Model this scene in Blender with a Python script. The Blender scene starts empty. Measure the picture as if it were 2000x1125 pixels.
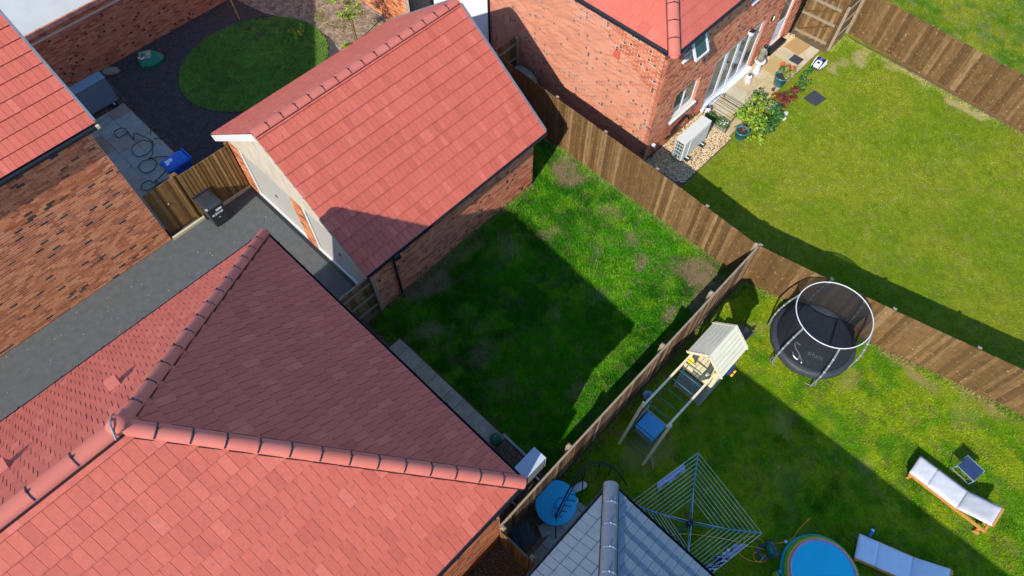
import bpy, math, random
import numpy as np
from mathutils import Vector, Matrix
R = math.radians
random.seed(7); rng = np.random.default_rng(11)
SC = bpy.context.scene
COL = SC.collection

# ------------------------------------------------------------------ camera, sky, sun, exposure
cd = bpy.data.cameras.new('camera'); cam = bpy.data.objects.new('camera', cd); COL.objects.link(cam)
cam.location = (0, 0, 17.6); cam.rotation_euler = (R(30), 0, R(-46.1))
cd.sensor_width = 36; cd.lens = 24.0; cd.clip_start = .5; cd.clip_end = 900
SC.camera = cam
SUN = Vector((1.26, .325, -1.0)).normalized()          # the way the light travels
W = bpy.data.worlds.new('World'); SC.world = W; W.use_nodes = True
nt = W.node_tree; bg = nt.nodes['Background']
sky = nt.nodes.new('ShaderNodeTexSky'); sky.sky_type = 'NISHITA'; sky.sun_disc = False
sky.sun_elevation = math.asin(-SUN.z); sky.sun_rotation = math.atan2(-SUN.x, -SUN.y)
sky.air_density = 1.0; sky.dust_density = .4; sky.ozone_density = 3.5
tint = nt.nodes.new('ShaderNodeVectorMath'); tint.operation = 'MULTIPLY'; tint.inputs[1].default_value = (.82, 1.0, 1.12)
nt.links.new(sky.outputs[0], tint.inputs[0]); nt.links.new(tint.outputs[0], bg.inputs[0]); bg.inputs[1].default_value = .15
ld = bpy.data.lights.new('sun', 'SUN'); ld.energy = 3.55; ld.angle = R(.53); ld.color = (1, .93, .82)
sun = bpy.data.objects.new('sun', ld); COL.objects.link(sun)
sun.rotation_euler = SUN.to_track_quat('-Z', 'Y').to_euler(); sun.location = (-20, -5, 30)
vs = SC.view_settings; vs.view_transform = 'Standard'; vs.look = 'None'; vs.gamma = 1; vs.use_curve_mapping = False
vs.exposure = .68

# ------------------------------------------------------------------ materials
def lin(c):
    return tuple(((x/255)/12.92 if x/255 <= .04045 else ((x/255+.055)/1.055)**2.4) for x in c)
def ramp(nt, stops, interp='LINEAR'):
    n = nt.nodes.new('ShaderNodeValToRGB'); r = n.color_ramp; r.interpolation = interp
    while len(r.elements) > 1: r.elements.remove(r.elements[-1])
    r.elements[0].position = stops[0][0]; r.elements[0].color = (*lin(stops[0][1]), 1)
    for p, c in stops[1:]:
        e = r.elements.new(p); e.color = (*lin(c), 1)
    return n
def mixrgb(nt, a, b, f, mode='MIX'):
    n = nt.nodes.new('ShaderNodeMix'); n.data_type = 'RGBA'; n.blend_type = mode
    for sock, v in ((n.inputs[6], a), (n.inputs[7], b), (n.inputs[0], f)):
        if hasattr(v, 'is_linked'): nt.links.new(v, sock)
        elif isinstance(v, tuple): sock.default_value = (*v, 1) if len(v) == 3 else v
        else: sock.default_value = v
    return n.outputs[2]
def noise(nt, scale, detail=3, stretch=None, rot=0):
    g = nt.nodes.new('ShaderNodeNewGeometry'); m = nt.nodes.new('ShaderNodeMapping')
    m.inputs['Rotation'].default_value[2] = rot
    if stretch: m.inputs['Scale'].default_value = stretch
    n = nt.nodes.new('ShaderNodeTexNoise'); n.inputs['Scale'].default_value = scale; n.inputs['Detail'].default_value = detail
    nt.links.new(g.outputs['Position'], m.inputs[0]); nt.links.new(m.outputs[0], n.inputs['Vector'])
    return n.outputs[0]
MATS = {}
def mat(name, col, rough=.7, metal=0, var=.12, vs_=8, col2=None, bump=0, bscale=60, stops=None, interp='LINEAR',
        grain=None, graincol=None, grainamt=.5, blotch=None, spec=.5, attr='rnd', alpha=1, vcol=False, trans=0, stretch=None):
    """procedural surface: base colour, per-piece variation from the 'rnd' attribute, noise and fine relief"""
    m = bpy.data.materials.new(name); m.use_nodes = True; nt = m.node_tree; b = nt.nodes['Principled BSDF']
    b.inputs['Roughness'].default_value = rough; b.inputs['Metallic'].default_value = metal
    b.inputs['Specular IOR Level'].default_value = spec
    at = nt.nodes.new('ShaderNodeAttribute'); at.attribute_name = attr
    if vcol:
        va = nt.nodes.new('ShaderNodeAttribute'); va.attribute_name = 'Col'; c = va.outputs['Color']
    elif stops:
        rp = ramp(nt, stops, interp); nt.links.new(at.outputs['Fac'], rp.inputs[0]); c = rp.outputs[0]
    else: c = lin(col)
    if col2 is not None:
        f = noise(nt, vs_*.35, 4, stretch); rp = ramp(nt, [(.38, (0, 0, 0)), (.62, (255, 255, 255))]); nt.links.new(f, rp.inputs[0])
        c = mixrgb(nt, c, lin(col2), rp.outputs[0])
    if blotch:       # (colour, scale, threshold, amount)
        f = noise(nt, blotch[1], 5); rp = nt.nodes.new('ShaderNodeMapRange'); nt.links.new(f, rp.inputs[0])
        rp.inputs[1].default_value = blotch[2]; rp.inputs[2].default_value = blotch[2]+.13; rp.inputs[4].default_value = blotch[3]
        c = mixrgb(nt, c, lin(blotch[0]), rp.outputs[0])
    if grain:        # stretched streaks along one axis of the world
        f = noise(nt, grain[0], 4, grain[1]); rp = nt.nodes.new('ShaderNodeMapRange'); nt.links.new(f, rp.inputs[0])
        rp.inputs[1].default_value = grain[2] if len(grain) > 2 else .45; rp.inputs[2].default_value = (grain[2] if len(grain) > 2 else .45)+.25
        rp.inputs[4].default_value = grainamt
        c = mixrgb(nt, c, lin(graincol), rp.outputs[0])
    # brightness: piece by piece and by noise
    f = noise(nt, vs_, 5)
    mr = nt.nodes.new('ShaderNodeMapRange'); nt.links.new(f, mr.inputs[0]); mr.inputs[1].default_value = .3; mr.inputs[2].default_value = .7
    mr.inputs[3].default_value = 1-var; mr.inputs[4].default_value = 1+var
    mm = nt.nodes.new('ShaderNodeMath'); mm.operation = 'MULTIPLY_ADD'; nt.links.new(at.outputs['Fac'], mm.inputs[0])
    mm.inputs[1].default_value = .9*var if not stops else 0; mm.inputs[2].default_value = 1-.45*var if not stops else 1
    m2 = nt.nodes.new('ShaderNodeMath'); m2.operation = 'MULTIPLY'; nt.links.new(mm.outputs[0], m2.inputs[0]); nt.links.new(mr.outputs[0], m2.inputs[1])
    vm = nt.nodes.new('ShaderNodeVectorMath'); vm.operation = 'SCALE'
    if hasattr(c, 'is_linked'): nt.links.new(c, vm.inputs[0])
    else: vm.inputs[0].default_value = c
    nt.links.new(m2.outputs[0], vm.inputs['Scale']); nt.links.new(vm.outputs[0], b.inputs['Base Color'])
    if bump:
        f = noise(nt, bscale, 4, stretch); bn = nt.nodes.new('ShaderNodeBump'); bn.inputs['Strength'].default_value = bump; bn.inputs['Distance'].default_value = .01
        nt.links.new(f, bn.inputs['Height']); nt.links.new(bn.outputs[0], b.inputs['Normal'])
    if alpha < 1: b.inputs['Alpha'].default_value = alpha
    if trans: b.inputs['Transmission Weight'].default_value = trans
    MATS[name] = m; return m

TILE = [(0, (180, 88, 72)), (.1, (187, 93, 75)), (.5, (191, 95, 77)), (.9, (194, 98, 79)), (1, (200, 106, 88))]
mat('red_tile', 0, .72, stops=TILE, var=.07, vs_=14, bump=.25, bscale=220, grain=(9, (1, 1, 1), .59), graincol=(112, 80, 80), grainamt=.42, spec=.35)
mat('red_ridge', (192, 105, 88), .7, var=.05, vs_=3, bump=.15, bscale=260, blotch=((200, 118, 104), 1.2, .5, .5), spec=.35)
mat('grey_tile', (104, 118, 128), .5, var=.08, vs_=9, bump=.2, bscale=200, spec=.5)
mat('grey_ridge', (104, 110, 118), .42, var=.07, vs_=6, bump=.1, bscale=150, blotch=((135, 128, 122), 4, .5, .6), spec=.6)
mat('roof_felt', (48, 34, 34), .9)
mat('dark_felt', (30, 32, 36), .9)
BR = [(0, (58, 52, 58)), (.04, (76, 60, 62)), (.06, (120, 76, 64)), (.085, (158, 86, 62)), (.25, (184, 104, 74)), (.5, (200, 124, 88)), (.8, (214, 142, 104)), (1, (188, 102, 74))]
BRP = [(0, (58, 54, 64)), (.05, (84, 64, 70)), (.075, (130, 80, 72)), (.09, (160, 88, 64)), (.25, (172, 98, 72)), (.5, (184, 112, 82)), (.8, (196, 126, 96)), (1, (174, 92, 70))]
BRB = [(0, (62, 54, 50)), (.04, (88, 68, 56)), (.075, (158, 92, 60)), (.3, (178, 106, 68)), (.55, (198, 124, 82)), (.8, (212, 142, 100)), (1, (168, 94, 62))]
mat('brick_red', 0, .85, stops=BR, var=.1, vs_=22, bump=.15, bscale=150, blotch=((190, 118, 92), .8, .55, .35), spec=.25)
mat('brick_pink', 0, .85, stops=BRP, var=.08, vs_=22, bump=.15, bscale=150, blotch=((190, 132, 118), .45, .52, .22), spec=.25)
mat('brick_buff', 0, .85, stops=BRB, var=.1, vs_=22, bump=.15, bscale=150, spec=.25)
mat('mortar', (214, 188, 162), .95, var=.1, vs_=12)
mat('mortar_pale', (236, 216, 190), .95, var=.1, vs_=12)
mat('mortar_dark', (176, 138, 114), .95, var=.1, vs_=12)
FS = [(0, (90, 68, 40)), (.25, (104, 79, 47)), (.5, (112, 85, 52)), (.8, (122, 94, 60)), (1, (144, 116, 80))]
mat('fence_wood', 0, .85, stops=FS, var=.16, vs_=6, bump=.5, bscale=90, grain=(16, (1, 1, .12), .5), graincol=(80, 60, 40), grainamt=.6,
    blotch=((196, 166, 118), 13, .62, .75), spec=.2)
mat('fence_new', 0, .8, stops=[(0, (100, 74, 42)), (.4, (116, 88, 52)), (.8, (130, 100, 60)), (1, (148, 118, 76))], var=.16, vs_=7, bump=.4, bscale=90,
    grain=(14, (1, 1, .1), .5), graincol=(88, 64, 36), grainamt=.55, spec=.2)
mat('fence_warm', 0, .85, stops=[(0, (72, 52, 36)), (.4, (112, 84, 60)), (.7, (140, 108, 80)), (1, (178, 146, 112))], var=.16, vs_=7, bump=.4, bscale=90,
    grain=(14, (1, 1, .1), .5), graincol=(84, 60, 44), grainamt=.5, spec=.2)
mat('post_wood', (150, 132, 108), .85, var=.18, vs_=16, bump=.3)
mat('rail_grey', (140, 126, 104), .85, var=.15, vs_=12, bump=.3)
mat('tower_wood', (222, 204, 164), .7, var=.07, vs_=9, grain=(12, (.2, 1, 1), .55), graincol=(170, 150, 112), grainamt=.35, bump=.2)
mat('tower_grey', (150, 148, 140), .8, var=.1, vs_=9, bump=.25)
mat('roof_board', (216, 209, 180), .7, var=.06, vs_=5, grain=(9, (.1, 1, 1), .55), graincol=(170, 168, 150), grainamt=.4, bump=.2)
mat('teak', (196, 134, 70), .6, var=.12, vs_=10, bump=.2)
mat('white_paint', (208, 208, 206), .45, var=.03, vs_=4, spec=.4)
mat('white_upvc', (214, 217, 222), .3, var=.02, vs_=3)
mat('white_render', (214, 216, 218), .8, var=.03, vs_=3, bump=.1)
mat('cladding', (190, 180, 162), .75, var=.06, vs_=3, grain=(5, (.3, 1, .28), .5), graincol=(158, 142, 116), grainamt=.7, bump=.2, stretch=(1, 1, .3))
mat('garage_door', (192, 188, 182), .5, var=.03, vs_=2)
mat('black_plastic', (26, 28, 32), .4, var=.05)
mat('bin_black', (48, 52, 58), .42, var=.12, vs_=14)
mat('bin_blue', (16, 96, 196), .4, var=.08, vs_=12)
mat('label_white', (214, 224, 228), .5)
mat('gutter', (34, 38, 46), .32, var=.06, spec=.6)
mat('fascia', (44, 46, 50), .5)
mat('steel', (180, 186, 192), .35, metal=.9, var=.05)
mat('galv', (150, 152, 150), .5, metal=.5, var=.1)
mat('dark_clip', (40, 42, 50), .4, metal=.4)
mat('lead', (120, 126, 134), .5, metal=.3, var=.1)
mat('asphalt', (84, 89, 92), .92, var=.13, vs_=5, bump=1, bscale=110, col2=(85, 88, 87), blotch=((112, 115, 114), 40, .6, .22))
mat('stain', (72, 76, 78), .8, var=.12, vs_=9, bump=.8, bscale=110)
mat('concrete', (182, 181, 175), .9, var=.06, vs_=1.2, bump=.3, bscale=60, blotch=((160, 160, 158), 22, .6, .4))
mat('kerb', (190, 180, 150), .9, var=.08, vs_=6, bump=.3)
mat('slab_grey', 0, .85, stops=[(0, (146, 154, 148)), (.5, (162, 162, 150)), (1, (142, 128, 112))], var=.14, vs_=4, bump=.3, bscale=40, blotch=((164, 170, 162), 2.5, .56, .5))
mat('slab_warm', 0, .85, stops=[(0, (150, 142, 116)), (.5, (166, 158, 130)), (1, (158, 140, 112))], var=.14, vs_=4, bump=.3, bscale=40, blotch=((182, 176, 152), 2.5, .56, .5))
mat('slab_tan', 0, .85, stops=[(0, (176, 160, 124)), (.35, (196, 176, 134)), (.7, (186, 176, 148)), (1, (208, 194, 160))], var=.09, vs_=3, bump=.25, bscale=40,
    blotch=((182, 148, 98), 1.6, .52, .55))
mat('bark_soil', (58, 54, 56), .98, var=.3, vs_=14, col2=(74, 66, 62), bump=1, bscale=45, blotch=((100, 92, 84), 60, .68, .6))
mat('sunlit_dry_earth', (158, 140, 116), .98, var=.2, vs_=12, col2=(120, 104, 84), bump=1, bscale=50)  # lighter soil colour for the sunlit part of the bed
mat('earth', (104, 88, 66), .98, var=.2, vs_=3, bump=.6)
PEB = [(0, (150, 118, 82)), (.3, (196, 164, 112)), (.6, (220, 196, 150)), (.85, (232, 220, 192)), (1, (168, 104, 72))]
mat('pebble_gold', 0, .8, stops=PEB, var=.05)
mat('pebble_brown', 0, .8, stops=[(0, (88, 70, 54)), (.4, (126, 104, 80)), (.75, (150, 132, 108)), (1, (112, 76, 58))], var=.05)
mat('lawn_ground', 0, .95, vcol=True, var=.12, vs_=30, bump=1, bscale=80, spec=.1)
mat('grass_blade', 0, .7, vcol=True, var=.04, vs_=2, spec=.25)
mat('leaf_lime', 0, .55, stops=[(0, (66, 104, 20)), (.5, (112, 146, 28)), (.85, (150, 172, 36)), (1, (176, 184, 40))], var=.1)
mat('leaf_green', 0, .5, stops=[(0, (28, 66, 20)), (.5, (48, 96, 30)), (1, (82, 128, 42))], var=.1)
mat('leaf_olive', 0, .6, stops=[(0, (84, 96, 34)), (.5, (128, 134, 50)), (1, (160, 152, 76))], var=.1)
mat('leaf_red', 0, .6, stops=[(0, (78, 28, 24)), (.5, (110, 44, 34)), (1, (138, 66, 48))], var=.1)
mat('leaf_blue', 0, .6, stops=[(0, (88, 116, 110)), (.5, (124, 152, 144)), (1, (156, 178, 168))], var=.1)
mat('heather', 0, .8, stops=[(0, (70, 52, 44)), (.5, (96, 72, 60)), (.85, (120, 102, 84)), (1, (86, 96, 52))], var=.1)
mat('petal_white', (232, 232, 224), .6); mat('petal_yellow', (226, 196, 30), .6)
mat('bark', (112, 88, 62), .9, var=.2); mat('stake', (206, 158, 84), .7)
mat('glaze_teal', (48, 112, 124), .25, var=.1, vs_=10); mat('terracotta', (190, 84, 62), .8)
mat('soil', (62, 48, 36), .95, var=.2, vs_=30)
mat('stone_pale', (196, 190, 176), .8, var=.1, vs_=16, bump=.3); mat('stone_grey', (134, 128, 114), .85, var=.18, vs_=16, bump=.5)
mat('ac_shell', (208, 206, 196), .45, var=.03); mat('ac_grey', (112, 130, 144), .25, var=.03); mat('ac_cool', (178, 192, 204), .3, var=.03); mat('ac_fin', (62, 96, 104), .4, metal=.3); mat('rubber', (36, 38, 42), .8)
mat('trampoline_bed', (58, 62, 66), .75, var=.12, vs_=5, spec=.3); mat('trampoline_pad', (50, 54, 60), .6, var=.12, vs_=7, bump=.4, bscale=14)
mat('pole_foam', (124, 130, 132), .6); mat('logo_grey', (214, 218, 218), .6)
mat('glass_dark', (60, 74, 72), .06, var=.25, vs_=1.6, col2=(120, 112, 92), spec=.8)
mat('glass_sky', (46, 84, 84), .05, var=.1, spec=.9)
mat('upvc_frame', (228, 232, 238), .28)
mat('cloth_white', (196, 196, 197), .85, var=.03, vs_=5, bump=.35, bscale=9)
mat('cloth_blue_and_shaded', (206, 220, 232), .85, var=.03, vs_=5, bump=.25, bscale=9)  # pale blue; also the white lounger cushions tinted for shade
mat('cloth_lilac', (150, 158, 196), .85, var=.08, vs_=12)
mat('stripe', 0, .85, stops=[(0, (24, 34, 74)), (.5, (30, 44, 90)), (.52, (170, 196, 226)), (1, (196, 214, 232))], interp='CONSTANT', var=.05)
mat('airer_blue', (96, 150, 190), .35, metal=.5, var=.06); mat('line_cord', (226, 236, 216), .6)
mat('hose_yellow', (222, 166, 34), .5); mat('hose_grey', (58, 66, 68), .5); mat('reel_green', (10, 110, 78), .45); mat('reel_grey', (74, 96, 132), .5)
mat('pool_teal', (20, 168, 184), .35); mat('pool_lime', (108, 168, 24), .35); mat('pool_orange', (224, 186, 70), .35); mat('pool_pink', (208, 140, 196), .35)
mat('pool_blue', (24, 196, 226), .3, var=.06, vs_=1.5)
mat('pool_water', (24, 206, 232), .04, var=.05, vs_=3, bump=.08, bscale=5, spec=.6)
mat('blue_plastic', (4, 164, 214), .38, var=.05); mat('blue_board', (62, 150, 200), .45, var=.08, vs_=4)
mat('yellow_plastic', (236, 206, 10), .4); mat('green_bar', (28, 92, 92), .45); mat('orange_plastic', (238, 160, 20), .4)
mat('slide_grey', (66, 86, 96), .4, var=.08); mat('navy_mesh', (40, 56, 92), .6); mat('alu_blue', (150, 186, 210), .35, metal=.5)
mat('black_metal', (34, 38, 46), .4, metal=.3)
mat('mower_white', (226, 228, 234), .3); mat('mower_dark', (34, 40, 52), .35); mat('mower_blue', (10, 120, 214), .3); mat('mower_red', (206, 84, 50), .4)
mat('mat_coir', (176, 142, 90), .95, var=.1, vs_=30, bump=.5); mat('mat_weave', (182, 156, 104), .95, var=.08, vs_=20); mat('mat_dark', (56, 60, 66), .9, var=.1, vs_=30, bump=.4)
mat('cover_camo', (84, 128, 116), .6, var=.15, vs_=5, col2=(96, 116, 110), bump=.4, bscale=8)
mat('turtle_green', (10, 124, 94), .45, var=.12, vs_=9)
mat('gas_green', (16, 104, 78), .35)
mat('solar', (28, 32, 48), .2); mat('bulb_cream', (236, 228, 198), .4)
mat('bottle_blue', (24, 110, 176), .3)
def netmat(name, col, dens):
    m = bpy.data.materials.new(name); m.use_nodes = True; nt = m.node_tree; b = nt.nodes['Principled BSDF']
    b.inputs['Base Color'].default_value = (*lin(col), 1); b.inputs['Roughness'].default_value = .8
    b.inputs['Alpha'].default_value = dens; MATS[name] = m
netmat('net', (34, 38, 44), .68)

# ------------------------------------------------------------------ mesh helpers
ORG = {}
class MB:
    def __init__(s): s.V = []; s.F = []; s.R = []
    def add(s, vs, fs, r=.5):
        o = len(s.V); s.V.extend(tuple(v) for v in vs); s.F.extend(tuple(i+o for i in f) for f in fs); s.R.extend([r]*len(fs)); return s
    def box(s, x0, x1, y0, y1, z0, z1, r=.5):
        v = [(x, y, z) for z in (z0, z1) for x, y in ((x0, y0), (x1, y0), (x1, y1), (x0, y1))]
        return s.add(v, [(3, 2, 1, 0), (4, 5, 6, 7), (0, 1, 5, 4), (1, 2, 6, 5), (2, 3, 7, 6), (3, 0, 4, 7)], r)
    def obox(s, c, a, b, d, r=.5):     # centre and three half-axes
        c, a, b, d = map(Vector, (c, a, b, d))
        v = [c+i*a+j*b+k*d for k in (-1, 1) for i, j in ((-1, -1), (1, -1), (1, 1), (-1, 1))]
        return s.add(v, [(3, 2, 1, 0), (4, 5, 6, 7), (0, 1, 5, 4), (1, 2, 6, 5), (2, 3, 7, 6), (3, 0, 4, 7)], r)
    def beam(s, p, q, w, h, r=.5, up=(0, 0, 1)):
        p, q = Vector(p), Vector(q); d = (q-p); L = d.length; d.normalize(); u = Vector(up)
        a = d.cross(u)
        if a.length < 1e-4: a = d.cross(Vector((1, 0, 0)))
        a.normalize(); b = a.cross(d)
        return s.obox((p+q)/2, d*L/2, a*w/2, b*h/2, r)
    def tube(s, pts, rad, n=6, r=.5, closed=False):
        pts = [Vector(p) for p in pts]; m = len(pts); o = len(s.V); prev = None
        for i, p in enumerate(pts):
            if closed: t = pts[(i+1) % m]-pts[i-1]
            else: t = pts[min(i+1, m-1)]-pts[max(i-1, 0)]
            t.normalize()
            a = t.cross(Vector((0, 0, 1))) if prev is None else prev-t*prev.dot(t)
            if a.length < 1e-3: a = t.cross(Vector((1, 0, 0)))
            a.normalize(); prev = a; b = t.cross(a); rr = rad[i] if isinstance(rad, (list, tuple)) else rad
            for k in range(n):
                th = 2*math.pi*k/n; s.V.append(tuple(p+(a*math.cos(th)+b*math.sin(th))*rr))
        for i in range(m if closed else m-1):
            j = (i+1) % m
            for k in range(n):
                s.F.append((o+i*n+k, o+i*n+(k+1) % n, o+j*n+(k+1) % n, o+j*n+k)); s.R.append(r)
        if not closed:
            s.F.append(tuple(o+k for k in range(n))[::-1]); s.R.append(r); s.F.append(tuple(o+(m-1)*n+k for k in range(n))); s.R.append(r)
        return s
    def lathe(s, prof, c=(0, 0, 0), n=24, r=.5, axis=None):
        o = len(s.V); c = Vector(c); m = len(prof)
        if axis is None: ex, ey, ez = Vector((1, 0, 0)), Vector((0, 1, 0)), Vector((0, 0, 1))
        else:
            ez = Vector(axis).normalized(); ex = ez.orthogonal().normalized(); ey = ez.cross(ex)
        for rr, z in prof:
            for k in range(n):
                th = 2*math.pi*k/n; s.V.append(tuple(c+ex*rr*math.cos(th)+ey*rr*math.sin(th)+ez*z))
        for i in range(m-1):
            for k in range(n):
                s.F.append((o+i*n+k, o+i*n+(k+1) % n, o+(i+1)*n+(k+1) % n, o+(i+1)*n+k)); s.R.append(r)
        s.F.append(tuple(o+k for k in range(n))[::-1]); s.R.append(r); s.F.append(tuple(o+(m-1)*n+k for k in range(n))); s.R.append(r)
        return s
    def prism(s, poly, ext, r=.5):
        poly = [Vector(p) for p in poly]; e = Vector(ext); n = len(poly)
        v = poly+[p+e for p in poly]
        f = [tuple(range(n))[::-1], tuple(range(n, 2*n))]+[(i, (i+1) % n, n+(i+1) % n, n+i) for i in range(n)]
        return s.add(v, f, r)
    def sphere(s, c, rx, ry=None, rz=None, n=10, m=6, r=.5):
        ry = ry or rx; rz = rz or rx; c = Vector(c)
        v = [(c.x, c.y, c.z+rz)]
        for i in range(1, m):
            ph = math.pi*i/m
            for k in range(n): v.append((c.x+rx*math.sin(ph)*math.cos(2*math.pi*k/n), c.y+ry*math.sin(ph)*math.sin(2*math.pi*k/n), c.z+rz*math.cos(ph)))
        v.append((c.x, c.y, c.z-rz)); L = len(v)-1
        f = [(0, 1+k, 1+(k+1) % n) for k in range(n)]
        for i in range(m-2):
            for k in range(n): f.append((1+i*n+k, 1+(i+1)*n+k, 1+(i+1)*n+(k+1) % n, 1+i*n+(k+1) % n))
        f += [(L, 1+(m-2)*n+(k+1) % n, 1+(m-2)*n+k) for k in range(n)]
        return s.add(v, f, r)
    def mesh(s, name, m, off=(0, 0, 0), smooth=False):
        me = bpy.data.meshes.new(name)
        me.from_pydata([(x-off[0], y-off[1], z-off[2]) for x, y, z in s.V], [], s.F)
        a = me.attributes.new('rnd', 'FLOAT', 'FACE'); a.data.foreach_set('value', s.R)
        me.materials.append(MATS[m]); 
        if smooth:
            me.polygons.foreach_set('use_smooth', [len(p.vertices) <= 4 for p in me.polygons])
        me.update(); return me
    def build(s, name, m, parent=None, kind=None, smooth=False, label=None):
        off = ORG.get(parent.name, (0, 0, 0)) if parent else (0, 0, 0)
        o = bpy.data.objects.new(name, s.mesh(name, m, off, smooth)); COL.objects.link(o)
        if parent: o.parent = parent; ORG[o.name] = off
        if kind: o['kind'] = kind
        if label: o['label'] = label
        if smooth == 'auto': pass
        return o
def tag(o, label, cat, group=None):
    o['label'] = label; o['category'] = cat
    if group: o['group'] = group
    return o
def thing(name, label, cat, loc=(0, 0, 0), rz=0, group=None):
    """an Empty at the thing's base. rz None: parts are given in world coordinates; otherwise in the thing's own frame"""
    o = bpy.data.objects.new(name, None); o.empty_display_size = .2; COL.objects.link(o); o.location = loc
    tag(o, label, cat, group)
    if rz is None: ORG[o.name] = tuple(loc)
    else: o.rotation_euler = (0, 0, rz); ORG[o.name] = (0, 0, 0)
    return o
def inst(name, me, parent, loc, rot=None):
    o = bpy.data.objects.new(name, me); COL.objects.link(o); off = ORG.get(parent.name, (0, 0, 0)); o.parent = parent
    M = (rot.to_4x4() if rot is not None else Matrix.Identity(4)).copy(); M.translation = Vector(loc)-Vector(off); o.matrix_basis = M
    return o
def copy_tree(o, parent=None):
    c = o.copy(); COL.objects.link(c); c.parent = parent; ORG[c.name] = (0, 0, 0)
    for ch in list(o.children): copy_tree(ch, c)
    return c
CAMP = Vector((0, 0, 17.6)); CM = Matrix.Rotation(R(-46.1), 3, 'Z') @ Matrix.Rotation(R(30), 3, 'X'); CMI = CM.transposed()
def seen(p, mar=1.06):           # is a point inside the photograph's frame, and how near
    d = CMI @ (Vector(p)-CAMP)
    if d.z >= 0: return None
    x, y = d.x/-d.z*1333.3/1000, d.y/-d.z*1333.3/562.5
    return d.length if abs(x) < mar and abs(y) < mar else None

# ------------------------------------------------------------------ bricks
BRK = {}
def brickmeshes(m):
    if m not in BRK:
        BRK[m] = [MB().box(0, .2115, -.012, .003, 0, .062, (i+.5)/30).mesh('brick', m) for i in range(30)]
    return BRK[m]
COUNTS = {}
def brick_wall(owner, a, b, z0, z1, nrm, m, mortar='mortar', holes=(), t=.12, tri=None, limit=300, z_shift=0, name='wall', dark=1.0, label=None):
    """wall from a to b (plan), outward side nrm; bricks are pieces proud of the mortar; tri(u) gives the top height of a gable"""
    a2, b2 = Vector((*a, 0)), Vector((*b, 0)); L = (b2-a2).length; u = (b2-a2)/L; n = Vector((*nrm, 0))
    if u.cross(Vector((0, 0, 1))).dot(n) < 0: a2, b2 = b2, a2; u = -u; holes = [(L-h[1], L-h[0], h[2], h[3]) for h in holes]; tf = (lambda q: tri(L-q)) if tri else None
    else: tf = tri
    us = sorted({0, L, *[h[0] for h in holes], *[h[1] for h in holes]}); zs = sorted({z0, z1, *[h[2] for h in holes], *[h[3] for h in holes]})
    core = MB()
    if tf:
        pts = [(q, tf(q)) for q in np.linspace(0, L, 9)]
        core.prism([a2+Vector((0, 0, z0))]+[a2+u*L+Vector((0, 0, z0))]+[a2+u*q+Vector((0, 0, h)) for q, h in reversed(pts)], -n*t)
    else:
        for i in range(len(us)-1):
            for j in range(len(zs)-1):
                cu, cz = (us[i]+us[i+1])/2, (zs[j]+zs[j+1])/2
                if any(h[0] < cu < h[1] and h[2] < cz < h[3] for h in holes): continue
                c = a2+u*cu-n*t/2+Vector((0, 0, cz))
                core.obox(c, u*(us[i+1]-us[i])/2, n*t/2, Vector((0, 0, (zs[j+1]-zs[j])/2)))
    wall = core.build(name, mortar, owner)
    if label: wall['label'] = label
    Rm = Matrix((u, -n, Vector((0, 0, 1)))).transposed()       # local x along wall, local -y outward
    if Rm.determinant() < 0: raise RuntimeError('brick frame')
    full = []; rest = MB(); k = 0; z = z0+.005
    while z+.03 < (max(tf(q) for q in np.linspace(0, L, 41)) if tf else z1):
        u0 = -(.1125 if k % 2 else 0)
        while u0 < L:
            lo, hi = max(u0, 0)+.0, min(u0+.215, L); top = min(z+.065, z1 if not tf else 99)
            segs = [(lo, hi)]
            for h in holes:
                if z+.065 > h[2]+.01 and z < h[3]-.01:
                    ns = []
                    for s0, s1 in segs:
                        if h[1] <= s0 or h[0] >= s1: ns.append((s0, s1)); continue
                        if h[0] > s0+.02: ns.append((s0, h[0]))
                        if h[1] < s1-.02: ns.append((h[1], s1))
                    segs = ns
            for s0, s1 in segs:
                if s1-s0 < .03: continue
                if tf and z+.065 > min(tf(s0), tf(s1)): continue
                rv = random.random()
                p = a2+u*s0+Vector((0, 0, z))
                if s1-s0 > .2149 and top-z > .064 and rv < .085 and m != 'brick_buff':      # dark headers laid in pairs with a plain one
                    hz = Vector((0, 0, (z+top)/2)); e_ = random.random() < .5
                    for k_ in (0, 1): rest.obox(a2+u*(s0+.052+.112*k_)+hz-n*.0045, u*.05, n*.0075, Vector((0, 0, .0325)), rv*.6 if (k_ == 0) == e_ else random.uniform(.2, .9))
                elif s1-s0 > .2149 and top-z > .064: full.append((p, rv))
                else: rest.obox(a2+u*(s0+s1)/2+Vector((0, 0, (z+top)/2))-n*.0045, u*(s1-s0)/2, n*.0075, Vector((0, 0, (top-z)/2)), rv)
            u0 += .225
        z += .075; k += 1
    vis = []
    for i, (p, rv) in enumerate(full):
        d = seen(p+u*.1)
        vis.append((d if d else 999, i))
    vis.sort(); cnt = COUNTS.get(owner.name, 0); ms = brickmeshes(m); pick = set()
    for d, i in vis:
        if d < 999 and cnt < limit: pick.add(i); cnt += 1
    COUNTS[owner.name] = cnt
    for i, (p, rv) in enumerate(full):
        if i in pick: inst('brick', ms[int(rv*29.99)], wall, p, Rm)
        else: rest.obox(p+u*.1075+Vector((0, 0, .0325))-n*.0045, u*.1075, n*.0075, Vector((0, 0, .0325)), rv)
    if rest.F: rest.build('brickwork', m, wall, kind='stuff')
    return wall

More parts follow.
